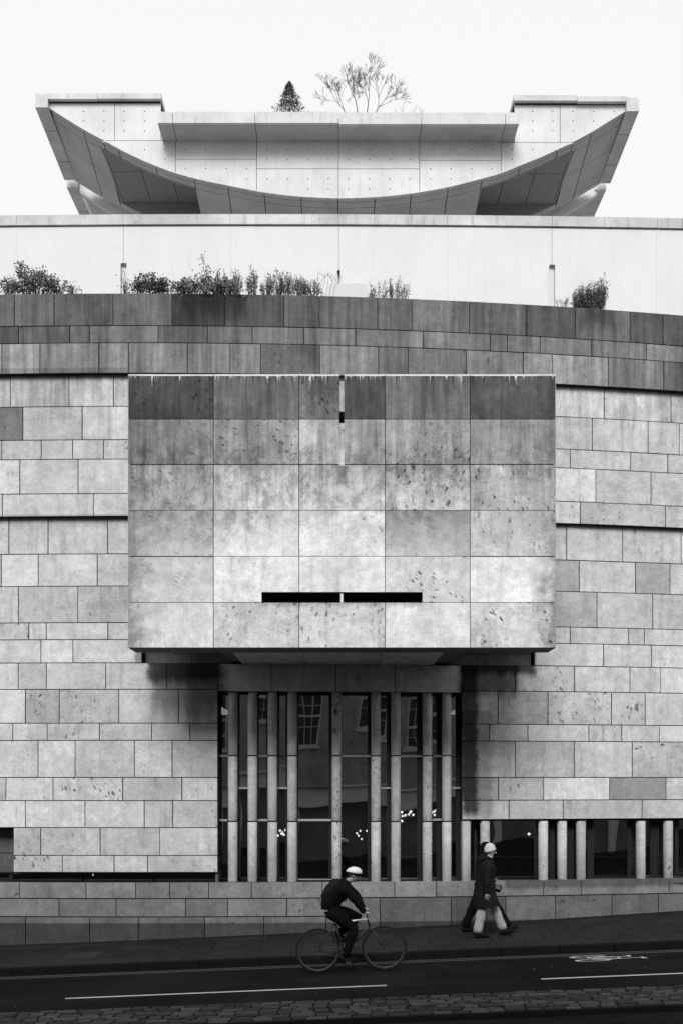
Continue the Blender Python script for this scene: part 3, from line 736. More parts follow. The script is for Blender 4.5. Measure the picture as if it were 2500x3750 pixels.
gsheet('ground', -200, 200, -.30, simple('ground', .04, .9), -300, 300)
gsheet('road', -.2, 17.1, 0, M_ASPH)
# markings
M_PAINT = simple('worn_road_paint', .42, .7, nscale=9, amt=.35, bump=0, fine=60)
M_YEL = simple('worn_edge_line_paint', .08, .7, nscale=5, amt=.5, bump=0, fine=60)
def line(name, x0, x1, y, wdt, mat):
    mb = MB(); n = max(1, int(abs(x1 - x0) / 2))
    for i in range(n):
        a = x0 + (x1 - x0) * i / n; b = x0 + (x1 - x0) * (i + 1) / n
        mb.face([(a, y - wdt / 2, gz(a) + .004), (b, y - wdt / 2, gz(b) + .004), (b, y + wdt / 2, gz(b) + .004), (a, y + wdt / 2, gz(a) + .004)])
    return struct(mb.build(name, mat))
DL = 15.05
line('road_line', (240 - CX) * DL / F, (1415 - CX) * DL / F, DL, .075, M_PAINT)
line('road_line', (1980 - CX) * DL / F, 8.6, DL, .075, M_PAINT)
line('road_edge_line', -30, 30, 16.95, .05, M_YEL); line('road_edge_line', -30, 30, 16.82, .05, M_YEL)
# bicycle pictogram: up direction of the drawing runs along +X, wheels side by side in Y
sy = MB(); SX, SY = (2090 - CX) * 16.5 / F, 16.36
def mark(pts): sy.face([(SX + u, SY + v * .6, gz(SX + u) + .005) for u, v in pts])
def stroke(a, b, wd):
    d = Vector((b[0] - a[0], b[1] - a[1])); n = Vector((-d.y, d.x)).normalized() * wd / 2
    mark([(a[0] + n.x, a[1] + n.y), (b[0] + n.x, b[1] + n.y), (b[0] - n.x, b[1] - n.y), (a[0] - n.x, a[1] - n.y)])
def ring(cu, cv, ru, rv_, wd):
    for k in range(20):
        a0, a1 = 2 * math.pi * k / 20, 2 * math.pi * (k + 1) / 20
        mark([(cu + ru * math.cos(a0), cv + rv_ * math.sin(a0)), (cu + ru * math.cos(a1), cv + rv_ * math.sin(a1)),
              (cu + (ru - wd) * math.cos(a1), cv + (rv_ - wd * .5) * math.sin(a1)), (cu + (ru - wd) * math.cos(a0), cv + (rv_ - wd * .5) * math.sin(a0))])
ring(.3, .5, .3, .17, .09); ring(.32, 0, .3, .17, .09)
stroke((.3, .5), (.75, .38), .05); stroke((.3, .02), (1.15, .12), .05); stroke((.75, .4), (.78, .08), .045); stroke((.3, .26), (.95, .4), .05); stroke((.3, .26), (.3, .5), .05); stroke((.3, .26), (.78, .08), .045)
stroke((.95, .3), (.97, .5), .07); stroke((1.15, .02), (1.13, .2), .06); stroke((1.1, .0), (1.2, -.02), .05)
struct(sy.build('road_marking', M_PAINT))
# setts of the cobbled strip
def cobble_mat():
    g = NG('granite_setts'); at = g.n('ShaderNodeAttribute'); at.attribute_name = 'col'
    sp = g.n('ShaderNodeSeparateColor'); g.l(at.outputs['Color'], sp.inputs[0]); n = g.noise(g.obj(), 30, 4, .7)
    g.bsdf(g.ma('MULTIPLY', sp.outputs[0], g.sm(n, .2, .8, .5, 1.5)), .7, g.bump(n, .5, .01), 0, .12); return g.m
cbm = MB(); yrow = 13.08; ri = 0
while yrow < 14.06:
    dep = random.uniform(.125, .15); x = -16 + random.uniform(0, .2)
    while x < 16:
        L = random.uniform(.17, .34); a, b = x + .012, x + L - .012; c, d = yrow + .014, yrow + dep - .01
        z = random.uniform(.012, .03); v = random.choice([.02, .03, .04, .05, .06, .024]); wv_ = lambda: random.uniform(-.012, .012)
        lo_ = [(a + wv_(), c + wv_() * .5), (b + wv_(), c), (b + wv_(), d), (a + wv_(), d + wv_() * .5)]
        m_ = [((p[0] * .9 + (a + b) * .05), (p[1] * .86 + (c + d) * .07)) for p in lo_]
        P0 = [(p[0], p[1], gz(p[0]) - .01) for p in lo_]; P1 = [(p[0], p[1], gz(p[0]) + z * .6) for p in lo_]; P2 = [(p[0], p[1], gz(p[0]) + z) for p in m_]
        c_ = (v, 0, 0)
        for q in range(4):
            cbm.face([P0[q], P0[(q + 1) % 4], P1[(q + 1) % 4], P1[q]], c_); cbm.face([P1[q], P1[(q + 1) % 4], P2[(q + 1) % 4], P2[q]], c_)
        cbm.face(P2, c_); x += L
    yrow += dep
struct(cbm.build('cobbled_road', cobble_mat()))
gsheet('gutter_shade', 12.75, 13.04, .004, simple('gutter_shade_black', .004, .95, spec=.02))  # black strip drawn in place of the kerb and gutter shade
# kerb and pavement (one mesh each)
M_KERB = simple('kerb_granite', .010, .9, nscale=8, amt=.3, spec=.04)
kb = MB(); x = -16.0
while x < 16:
    L = random.uniform(.8, 1.15); a, b = x + .006, x + L - .006
    kb.hexa([(a, 17.08, gz(a) - .1), (b, 17.08, gz(b) - .1), (b, 17.23, gz(b) - .1), (a, 17.23, gz(a) - .1)],
            [(a, 17.092, gz(a) + .118), (b, 17.092, gz(b) + .118), (b, 17.23, gz(b) + .12), (a, 17.23, gz(a) + .12)]); x += L
struct(kb.build('kerb', M_KERB))
def slab_mat():
    g = NG('paving_slabs'); at = g.n('ShaderNodeAttribute'); at.attribute_name = 'col'
    sp = g.n('ShaderNodeSeparateColor'); g.l(at.outputs['Color'], sp.inputs[0]); p = g.obj(); n = g.noise(p, 2.2, 5, .7); m_ = g.noise(p, 70, 2)
    f = g.ma('MULTIPLY', g.sm(n, .3, .75, .75, 1.2), g.ma('MULTIPLY_ADD', m_, .8, .6))
    g.bsdf(g.ma('MULTIPLY', sp.outputs[0], f), .6, g.bump(m_, .2, .005), 0, .06); return g.m
pv = MB(); rws = [17.24, 17.86, 18.5, 19.1, 19.7, 20.9]
for r0, r1 in zip(rws[:-1], rws[1:]):
    x = -16 + random.uniform(0, .8)
    while x < 16:
        L = random.choice([.62, .9, .75, 1.1]); a, b = x + .006, x + L - .006
        z = .12 + random.uniform(-.0015, .0015); v = .021 * random.uniform(.85, 1.12)
        if r0 == 17.86 and -5.4 < x < -4.8: v = .032
        c, d = r0 + .006, r1 - .006
        pv.hexa([(a, c, gz(a) + .05), (b, c, gz(b) + .05), (b, d, gz(b) + .05), (a, d, gz(a) + .05)], [(a, c, gz(a) + z), (b, c, gz(b) + z), (b, d, gz(b) + z), (a, d, gz(a) + z)], (v, 0, 0)); x += L
struct(pv.build('pavement', slab_mat()))
struct_base = gsheet('pavement_bed', 17.1, 20.9, .10, M_BACK)
ch = MB()
for i in range(40):
    a, b = -14 + i * .7, -14 + (i + 1) * .7
    ch.hexa([(a, yw(a, -.11), gz(a) + .1), (b, yw(b, -.11), gz(b) + .1), (b, yw(b, -.055), gz(b) + .1), (a, yw(a, -.055), gz(a) + .1)],
            [(a, yw(a, -.11), gz(a) + .126), (b, yw(b, -.11), gz(b) + .126), (b, yw(b, -.055), gz(b) + .15), (a, yw(a, -.055), gz(a) + .15)])
struct(ch.build('wall_foot_shade', simple('foot_shade_black', .006, .9)))  # dark strip imitates the gap shadow along the wall foot
# scattered litter and leaves
lt_ = MB()
for i in range(46):
    X = random.uniform(-6.5, 6.5); Y = random.choice([random.uniform(14.3, 16.9), random.uniform(17.3, 19.4)]); zb_ = gz(X) + (.006 if Y < 17.1 else .124)
    r = random.uniform(.008, .022); a = random.uniform(0, 3)
    lt_.face([(X + r * math.cos(a), Y + r * math.sin(a), zb_), (X + r * math.cos(a + 1.7), Y + r * math.sin(a + 1.7), zb_ + .006), (X + r * math.cos(a + 3.1), Y + r * math.sin(a + 3.1), zb_), (X + r * math.cos(a + 4.6), Y + r * math.sin(a + 4.6), zb_ + .008)])
o = lt_.build('litter', simple('pale_litter', .14, .8)); tag(o, 'tiny pale scraps of leaf and paper scattered on road and pavement', 'litter', kind='stuff')

# ------------------------------------------------------------------ tenement across the street (behind the camera; the glass reflects it)
ten = empty('tenement', 'dark stone tenement across the street seen only as a reflection in the glass', 'building')
YF = -3.2; M_TEN = stone('tenement_stone', blotch=.3); HT = 15.6
tb_ = MB(); WX = [(-22.5 + 2.9 * i) for i in range(17)]; floors = [(5.0, 7.3), (8.6, 10.9), (12.2, 14.3)]
zs = [2.9] + [v for f_ in floors for v in f_] + [HT]
tb_.box(-26, 26, YF - 9, YF - .35, -2, HT, T(70, .3))
for k in range(0, len(zs) - 1, 2): tb_.box(-26, 26, YF - .35, YF, zs[k], zs[k + 1], T(140, .2, .3))
for (z0, z1) in floors:
    xx = -26
    for x in WX:
        tb_.box(xx, x - .55, YF - .35, YF, z0, z1, T(140, .2, .3)); xx = x + .55
    tb_.box(xx, 26, YF - .35, YF, z0, z1, T(140, .2, .3))
tb_.build('wall', M_TEN, ten)
M_WP = simple('white_painted_wood', .42, .5, amt=.05); M_DG = simple('dark_window_glass', .02, .1, bump=0)
fa_ = MB(); fa_.box(-26, 26, YF - .3, YF + .12, 2.15, 2.85, T(150)); fa_.box(-26, 26, YF - .3, YF + .25, 2.85, 2.95, T(200)); fa_.box(-26, 26, YF - .3, YF + .2, 2.05, 2.15, T(200))
x = -25.5
while x < 25:
    fa_.box(x, x + .35, YF - .3, YF + .1, -1.2, 2.15, T(150)); x += 2.3
fa_.build('shopfront', simple('shopfront_paint', .5, .6), ten)
sg = MB(); sg.box(-26, 26, YF - .34, YF - .2, -1.2, 2.1); sg.build('shop_glass', simple('shop_window', .13, .3, nscale=1.2, amt=.6, bump=0), ten)
proto = None
for (z0, z1) in floors[:2]:
    for x in WX[3:14]:
        if proto is None:
            mb = MB()
            for a, b in [(-.55, -.47), (.47, .55)]: mb.box(a, b, -.14, -.04, 0, 2.3)
            for a, b in [(0, .1), (1.1, 1.2), (2.2, 2.3)]: mb.box(-.47, .47, -.14, -.04, a, b)
            for a in (-.17, .15): mb.box(a, a + .03, -.12, -.06, .1, 2.2)
            for z_ in (.6, 1.65): mb.box(-.47, .47, -.12, -.06, z_, z_ + .03)
            mb.box(-.65, .65, -.1, .1, -.12, 0)
            proto = mb.build('window', M_WP, ten); proto.location = (x, YF, z0)
            g2 = MB(); g2.box(-.5, .5, -.2, -.16, 0, 2.3); pg = g2.build('pane', M_DG, proto); continue
        o = proto.copy(); C.objects.link(o); o.parent = ten; o.location = (x, YF, z0)
        p_ = pg.copy(); C.objects.link(p_); p_.parent = o

# ------------------------------------------------------------------ plants
def leafmat(name, v): 
    g = NG(name); n = g.noise(g.obj(), 5, 4, .7); m_ = g.noise(g.obj(), 40, 2)
    g.bsdf(g.ma('MULTIPLY', g.ma('MULTIPLY', g.sm(n, .3, .75, .45, 1.6), g.ma('MULTIPLY_ADD', m_, 1.2, .4)), v), .55, None, 0, .4); return g.m
M_LEAF = leafmat('leaf', .10); M_LEAFD = leafmat('leaf_dark', .045); M_TWIG = simple('twig', .09, .9, amt=.3, bump=0)
def leaf(mb, c, r):
    d = Vector((random.gauss(0, 1), random.gauss(0, 1), random.gauss(0, .7) + .3)).normalized(); u = d.orthogonal().normalized()
    u = Matrix.Rotation(random.uniform(0, 6.28), 3, d) @ u; v = d.cross(u)
    c = Vector(c); mb.face([c - u * r, c + v * r * .45, c + u * r, c - v * r * .45])
def grow(mb, p, d, L, r, depth, tips, spread=.5, up=.15, seg=3, nb=(2, 3), shrink=.72, minr=.004):
    pts = [Vector(p)]; q = Vector(p); dd = Vector(d).normalized()
    for i in range(seg):
        dd = (dd + Vector((random.gauss(0, .12), random.gauss(0, .12), random.gauss(0, .08) + up * .15))).normalized(); q = q + dd * (L / seg); pts.append(q.copy())
        if depth <= 2 and random.random() < .5: tips.append(q.copy())
    mb.tube(pts, [max(minr, r * (1 - .35 * i / seg)) for i in range(seg + 1)], 4 if r < .02 else 6, cap=False)
    tips.append(q.copy())
    if depth > 0:
        for _ in range(random.randint(*nb)):
            nd = (dd + Vector((random.gauss(0, spread), random.gauss(0, spread), random.gauss(0, spread * .7) + up))).normalized()
            grow(mb, pts[random.choice([-1, -1, -2])], nd, L * shrink * random.uniform(.75, 1.15), r * .66, depth - 1, tips, spread, up, seg, nb, shrink, minr)
def shrub(label, px, py, D, lobes, style, dens=1.0, mat=None, leafr=.03, drape=0, name='shrub'):
    """px,py: foot in the photo; D its distance; lobes: (offset, width, height) in photo pixels"""
    foot = W(px, py, D); m = D / F; e_ = empty(name, label, 'shrub', GR, foot); st = MB(); lf_ = MB(); mat = mat or M_LEAF
    for (ox, wp, hp) in lobes:
        ox, w_, h_ = ox * m, wp * m, hp * m
        if style == 'bush':
            for k in range(int(7 + 14 * w_)):       # sprays: a bent stem ending in a cluster of leaves
                a_ = random.uniform(-1, 1); t = random.uniform(.45, 1.0) * math.sqrt(max(.05, 1 - a_ * a_ * .8))
                p0 = Vector((ox + a_ * .15 * w_, random.uniform(-.1, .1), -.1)); p2 = Vector((ox + a_ * w_ * .5, random.uniform(-.25, .2), h_ * t)); p1 = p0.lerp(p2, .55) + Vector((random.gauss(0, .03), 0, .04))
                st.tube([p0, p1, p2], [.007, .005, .003], 4)
                for _ in range(int(34 * dens)):
                    u_ = random.random() ** .7; c = (p0.lerp(p1, u_ * 2) if u_ < .5 else p1.lerp(p2, u_ * 2 - 1)); sg_ = .075 * (1.25 - u_ * .7)
                    c = c + Vector((random.gauss(0, sg_), random.gauss(0, sg_), random.gauss(0, sg_ * .8)))
                    if c.z > .0: leaf(lf_, c, leafr * random.uniform(.6, 1.25))
        else:
            for k in range(int(46 * w_ * dens) + 4):
                a_ = random.uniform(-1, 1); t = random.uniform(.55, 1.1) * (1 - .35 * a_ * a_)
                p0 = Vector((ox + a_ * .25 * w_, random.uniform(-.1, .1), -.1)); p2 = Vector((ox + a_ * w_ * .52 + random.gauss(0, .02), random.uniform(-.2, .15), h_ * t)); p1 = p0.lerp(p2, .5) + Vector((random.gauss(0, .02), 0, .02))
                st.tube([p0, p1, p2], [.0045, .0035, .002], 3)
                for _ in range(3):
                    u_ = random.uniform(.4, .9); q = p1.lerp(p2, max(0, u_ * 2 - 1)) if u_ > .5 else p0.lerp(p1, u_ * 2); st.tube([q, q + Vector((random.gauss(0, .035), random.gauss(0, .03), random.uniform(.05, .12)))], .0018, 3)
                for _ in range(26):
                    u_ = random.uniform(.25, 1.02); c = (p0.lerp(p1, u_ * 2) if u_ < .5 else p1.lerp(p2, u_ * 2 - 1)); c = c + Vector((random.gauss(0, .018), random.gauss(0, .018), random.gauss(0, .03)))
                    if c.z > 0: leaf(lf_, c, leafr * random.uniform(.6, 1.2))
    for (dx, dz_, n) in ([] if not drape else drape):
        c0 = Vector((dx * m, -.42, dz_ * m)); p0 = Vector((dx * m * .6, -.1, .12)); st.tube([p0, Vector((dx * m * .9, -.36, .06)), c0], .004, 4)
        for _ in range(n): leaf(lf_, c0 + Vector((random.gauss(0, .10), random.gauss(0, .04), random.gauss(0, .045))), leafr * random.uniform(.8, 1.3))
    st.build('stems', M_TWIG, e_); lf_.build('foliage', mat, e_); return e_
GR = 'shrubs growing along the top of the street wall'
dw = 19.75
shrub('wide loose leafy shrub with four rounded tops, the largest on the wall top', 120, 1073, dw, [(-80, 60, 60), (-30, 80, 100), (20, 80, 95), (62, 50, 80)], 'bush', 1.9, leafr=.03)
shrub('low loose sprigs at the foot of the wide leafy shrub', 235, 1073, dw, [(-15, 70, 52), (30, 40, 30)], 'bush', .55, leafr=.028)
shrub('thin upright pale sprig beside the dense round shrub', 462, 1073, dw, [(0, 42, 78)], 'bush', .28, leafr=.026)
shrub('dense dark rounded shrub like a low dome', 555, 1072, dw, [(-35, 60, 58), (5, 70, 78), (40, 60, 50)], 'bush', 1.9, M_LEAFD, leafr=.028)
shrub('straggly shrub draping its leaves over the wall edge', 745, 1074, dw, [(-80, 60, 40), (-45, 60, 60), (0, 80, 84), (50, 70, 50), (90, 60, 40)], 'bush', 1.1, leafr=.033, drape=[(-90, -8, 40), (-50, -14, 60), (0, -10, 70), (20, -30, 34), (-65, -46, 16), (70, -12, 60), (110, -24, 26), (130, -30, 14)])
sh = MB(); pts = [W(760, 1010, dw), W(757, 985, dw), W(748, 955, dw), W(738, 932, dw)]; 
o_ = empty('shrub', 'single tall bent shoot rising out of the draping shrub', 'shrub', GR, W(762, 1075, dw))
q0 = o_.location; sh.tube([Vector((0, 0, -.1))] + [p - q0 for p in pts], .005, 5); sh.build('stem', M_TWIG, o_)
lv = MB()
for p in pts:
    for k in range(7): leaf(lv, (p - q0) + Vector((random.gauss(0, .05), random.gauss(0, .03), random.gauss(0, .05))), .032)
lv.build('foliage', M_LEAF, o_)
shrub('feathery upright clump growing against the draping shrub', 835, 1076, dw, [(-30, 50, 78), (25, 60, 82)], 'broom', 1.5, leafr=.02)
shrub('narrow upright tuft, the tallest of the feathery ones', 925, 1077, dw, [(0, 42, 86)], 'broom', 1.9, leafr=.02)
shrub('wide feathery bush of several merging upright tufts', 1045, 1081, dw, [(-65, 50, 70), (-25, 50, 76), (12, 60, 80), (50, 50, 72)], 'broom', 1.6, leafr=.02)
shrub('small dark tuft ending the row of feathery bushes', 1140, 1084, dw, [(-25, 36, 56), (12, 50, 50)], 'broom', 1.3, leafr=.019)
tr_ = MB(); o_ = empty('shrub', 'thin nearly leafless twigs arching beside the small wall lamp', 'shrub', GR, W(1200, 1080, dw)); q0 = o_.location
for k in range(6):
    a = W(1150 + k * 14, 1082, dw) - q0; b = W(1165 + k * 12, random.uniform(990, 1030), dw) - q0; c = W(1190 + k * 10, random.uniform(1000, 1045), dw) - q0
    tr_.tube([a, (a + b) / 2 + Vector((.03, 0, .05)), b, c], .0035, 4)
    for j in range(5): leaf(tr_, b.lerp(c, j / 4) + Vector((0, 0, random.gauss(0, .02))), .014)
tr_.build('stems', M_TWIG, o_)
shrub('spiky twiggy broom bush standing alone, fanned out', 1430, 1097, dw + .1, [(-45, 70, 55), (5, 60, 74), (45, 60, 66)], 'broom', .85, M_LEAFD, leafr=.016)
shrub('short sparse sprigs at the foot of the dense dark broom bush', 2075, 1124, dw + .4, [(0, 80, 30)], 'broom', .5, leafr=.014)
shrub('dense dark broom bush, blackest of all, standing alone', 2160, 1130, dw + .4, [(-35, 60, 74), (5, 60, 92), (36, 40, 108)], 'broom', 4.2, M_LEAFD, leafr=.019, drape=[(0, -4, 60), (-30, 0, 30)])
# conifer-like evergreen and the bare tree on the roof
def evergreen():
    e_ = empty('evergreen_tree', 'small dark conical evergreen tree rising behind the roof parapet', 'tree', None, W(1060, 450, 35.2)); m = 35.2 / F
    st = MB(); st.tube([(0, 0, -.3), (0, 0, 1.0)], [.04, .012], 6); st.build('trunk', M_TWIG, e_)
    lf_ = MB(); H = 148 * m
    for i in range(2300):
        t = random.random() ** .8; z = H * t; rr = (1 - t) ** .8 * 60 * m * (1 + .25 * math.sin(t * 23) + random.gauss(0, .1)) + .01; a = random.uniform(0, 6.28); r = rr * math.sqrt(random.uniform(.15, 1.15))
        leaf(lf_, (r * math.cos(a), r * math.sin(a), z + random.gauss(0, .03)), random.uniform(.022, .05))
    for k in range(14):
        a = random.uniform(0, 6.28); z = random.uniform(.1, .8) * H; r = (1 - z / H) * 75 * m
        for j in range(9): leaf(lf_, (r * math.cos(a) * (.7 + j * .06), r * math.sin(a) * .8, z + j * .015), .03)
    lf_.build('crown', M_LEAFD, e_)
evergreen()
def baretree(label, px, D, trunks, depth, L, spread, minr, r0=.03):
    e_ = empty('bare_tree', label, 'tree', None, W(px, 440, D)); mb = MB(); cr = MB(); tips = []
    for (x0, dx, ln) in trunks:
        m = D / F; p = Vector((x0 * m, random.uniform(-.2, .2), -.1)); q = p + Vector((dx, 0, 1)).normalized() * ln
        mb = MB(); mb.tube([p, p.lerp(q, .5) + Vector((random.gauss(0, .02), 0, 0)), q], [r0, r0 * .85, r0 * .7], 6, cap=False); mb.build('trunk', M_TWIG, e_)
        for _ in range(3):
            grow(cr, q, (dx + random.gauss(0, spread), random.gauss(0, .3), 1), L * random.uniform(.8, 1.25), r0 * .5, depth, tips, spread, .10, 4, (2, 3), .78, minr)
    cr.build('crown', M_TWIG, e_)
random.seed(21)
baretree('leafless tree with many fine branches rising behind the roof parapet', 1320, 35.4, [(-45, -.42, .4), (-8, -.12, .75), (25, .04, .8), (40, .42, .6)], 5, .37, .34, .0038, .024)
random.seed(5)
baretree('faint thin bare saplings, far smaller than the leafless tree beside them', 1500, 36, [(-30, -.1, .15), (10, .1, .2), (30, .2, .15)], 2, .2, .25, .0022, .005)
random.seed(11)

# ------------------------------------------------------------------ people and bicycle
M_SKIN = simple('skin', .26, .5, amt=.08, bump=.05); M_BLACK = simple('black_cloth', .006, .9, nscale=9, amt=.4, bump=.5, spec=.06)
M_BLACK2 = simple('black_padded_cloth', .009, .8, nscale=7, amt=.5, bump=.8, spec=.12); M_KNIT = simple('pale_knit', .5, .9, nscale=20, amt=.08, bump=.5)
M_DENIM = simple('pale_trousers', .34, .9, nscale=9, amt=.25, bump=.6); M_SHOE = simple('black_shoe', .008, .8, spec=.08); M_HAIR = simple('dark_hair', .03, .7, bump=.4, stretch=(1, 1, .2))
def skinned(name, joints, edges, mat, parent, root, cloth=None):
    keys = list(joints); me = bpy.data.meshes.new(name); me.from_pydata([joints[k][0] for k in keys], [(keys.index(a), keys.index(b)) for a, b in edges], [])
    o = bpy.data.objects.new(name, me); C.objects.link(o)
    md = o.modifiers.new('Skin', 'SKIN')
    if not me.skin_vertices:
        bpy.context.view_layer.objects.active = o
    for i, k in enumerate(keys):
        r = joints[k][1]; r = r if isinstance(r, tuple) else (r, r)
        me.skin_vertices[0].data[i].radius = r; me.skin_vertices[0].data[i].use_root = (k == root)
    ss = o.modifiers.new('Subsurf', 'SUBSURF'); ss.levels = 2; ss.render_levels = 2
    bpy.context.view_layer.update()
    ev = o.evaluated_get(bpy.context.evaluated_depsgraph_get()); nm = bpy.data.meshes.new_from_object(ev)
    nm.name = name; bpy.data.objects.remove(o)
    b = bpy.data.objects.new(name, nm); C.objects.link(b); nm.materials.clear(); nm.materials.append(mat); b.parent = parent
    for p in nm.polygons:
        p.use_smooth = True
        if cloth: p.material_index = 0 if any((p.center - Vector(joints[k][0])).length < r_ for k, r_ in cloth[1]) else 1
    if cloth: nm.materials.append(cloth[0])
    return b
def hand(J, E, wrist, d, side, tag_, curl, palm_n):
    """palm and five fingers; d = pointing direction, side = towards the thumb"""
    d = Vector(d).normalized(); s_ = Vector(side).normalized(); n = Vector(palm_n).normalized(); w0 = Vector(J[wrist][0])
    J[tag_ + 'p'] = (tuple(w0 + d * .055), (.034, .018)); E.append((wrist, tag_ + 'p'))
    for i, (off, ln) in enumerate([(.027, .070), (.009, .078), (-.010, .072), (-.028, .056)]):
        b = w0 + d * .085 + s_ * off; m_ = b + (d * math.cos(curl) + n * math.sin(curl)) * ln * .5; t_ = m_ + (d * math.cos(curl * 2) + n * math.sin(curl * 2)) * ln * .5
        for q, pt in enumerate((b, m_, t_)): J[f'{tag_}{i}{q}'] = (tuple(pt), (.009, .009) if q < 2 else (.007, .007))
        E += [(tag_ + 'p', f'{tag_}{i}0'), (f'{tag_}{i}0', f'{tag_}{i}1'), (f'{tag_}{i}1', f'{tag_}{i}2')]
    b = w0 + d * .03 + s_ * .032; m_ = b + (d * .7 + s_ * .6) * .035; t_ = m_ + (d * .9 + n * .3) * .03
    for q, pt in enumerate((b, m_, t_)): J[f'{tag_}t{q}'] = (tuple(pt), (.010, .010) if q < 2 else (.008, .008))
    E += [(tag_ + 'p', tag_ + 't0'), (tag_ + 't0', tag_ + 't1'), (tag_ + 't1', tag_ + 't2')]
def head_parts(J, E, neck, hc, fwd, up):
    f_, u_ = Vector(fwd).normalized(), Vector(up).normalized(); h = Vector(hc)
    J['jaw'] = (tuple(h - u_ * .065 + f_ * .025), (.058, .052)); J['skull'] = (tuple(h + u_ * .01), (.074, .088)); J['top'] = (tuple(h + u_ * .07 - f_ * .01), (.062, .075))
    E += [(neck, 'jaw'), ('jaw', 'skull'), ('skull', 'top')]
def face(parent, hc, fwd, up, side):
    """nose, eyes, mouth, ears"""
    f_, u_, s_ = Vector(fwd).normalized(), Vector(up).normalized(), Vector(side).normalized(); h = Vector(hc)
    nb = MB(); nb.tube([h + f_ * .085 + u_ * .015, h + f_ * .103 - u_ * .012, h + f_ * .108 - u_ * .024, h + f_ * .09 - u_ * .032], [.008, .012, .014, .008], 8); nb.build('nose', M_SKIN, parent)
    for k in (-1, 1): nb = MB(); nb.tube([h + s_ * k * .076 + u_ * .012 - f_ * .005, h + s_ * k * .083 - u_ * .004, h + s_ * k * .077 - u_ * .024], [.008, .015, .007], 8); nb.build('ear', M_SKIN, parent)
    for k in (-1, 1): eb = MB(); eb.tube([h + f_ * .082 + s_ * (k * .032 - .011) + u_ * .012, h + f_ * .087 + s_ * k * .032 + u_ * .012, h + f_ * .082 + s_ * (k * .032 + .011) + u_ * .012], [.003, .007, .003], 8); eb.build('eye', M_HAIR, parent)
    eb = MB(); eb.tube([h + f_ * .083 - s_ * .022 - u_ * .056, h + f_ * .089 - u_ * .055, h + f_ * .083 + s_ * .022 - u_ * .056], [.002, .005, .002], 6)
    eb.build('mouth', M_HAIR, parent)
def loft(name, pts, radii, mat, parent, n=20, wr=.0, side=None):
    mb = MB()
    # subdivide the chain for smooth folds
    P = [Vector(p) for p in pts]; Rr = [r if isinstance(r, tuple) else (r, r) for r in radii]; Q = []; RR = []
    for i in range(len(P) - 1):
        for k in range(5):
            t = k / 5; t2 = t * t * (3 - 2 * t); Q.append(P[i].lerp(P[i + 1], t)); f_ = 1 + wr * math.sin((i * 5 + k) * 2.3 + random.random())
            RR.append(((Rr[i][0] * (1 - t2) + Rr[i + 1][0] * t2) * f_, (Rr[i][1] * (1 - t2) + Rr[i + 1][1] * t2) * f_))
    Q.append(P[-1]); RR.append(Rr[-1]); mb.tube(Q, RR, n, side=side)
    return mb.build(name, mat, parent)
def shoe(parent, heel, toe, r=.042, mat=None):
    h, t = Vector(heel), Vector(toe); d = (t - h); mb = MB()
    mb.tube([h - d * .1, h, h + d * .3, h + d * .6, t, t + d * .08], [(.03, .035), (.046, .058), (.048, .062), (.048, .045), (.04, .03), (.015, .012)], 14)
    mb.build('shoe', mat or M_SHOE, parent)

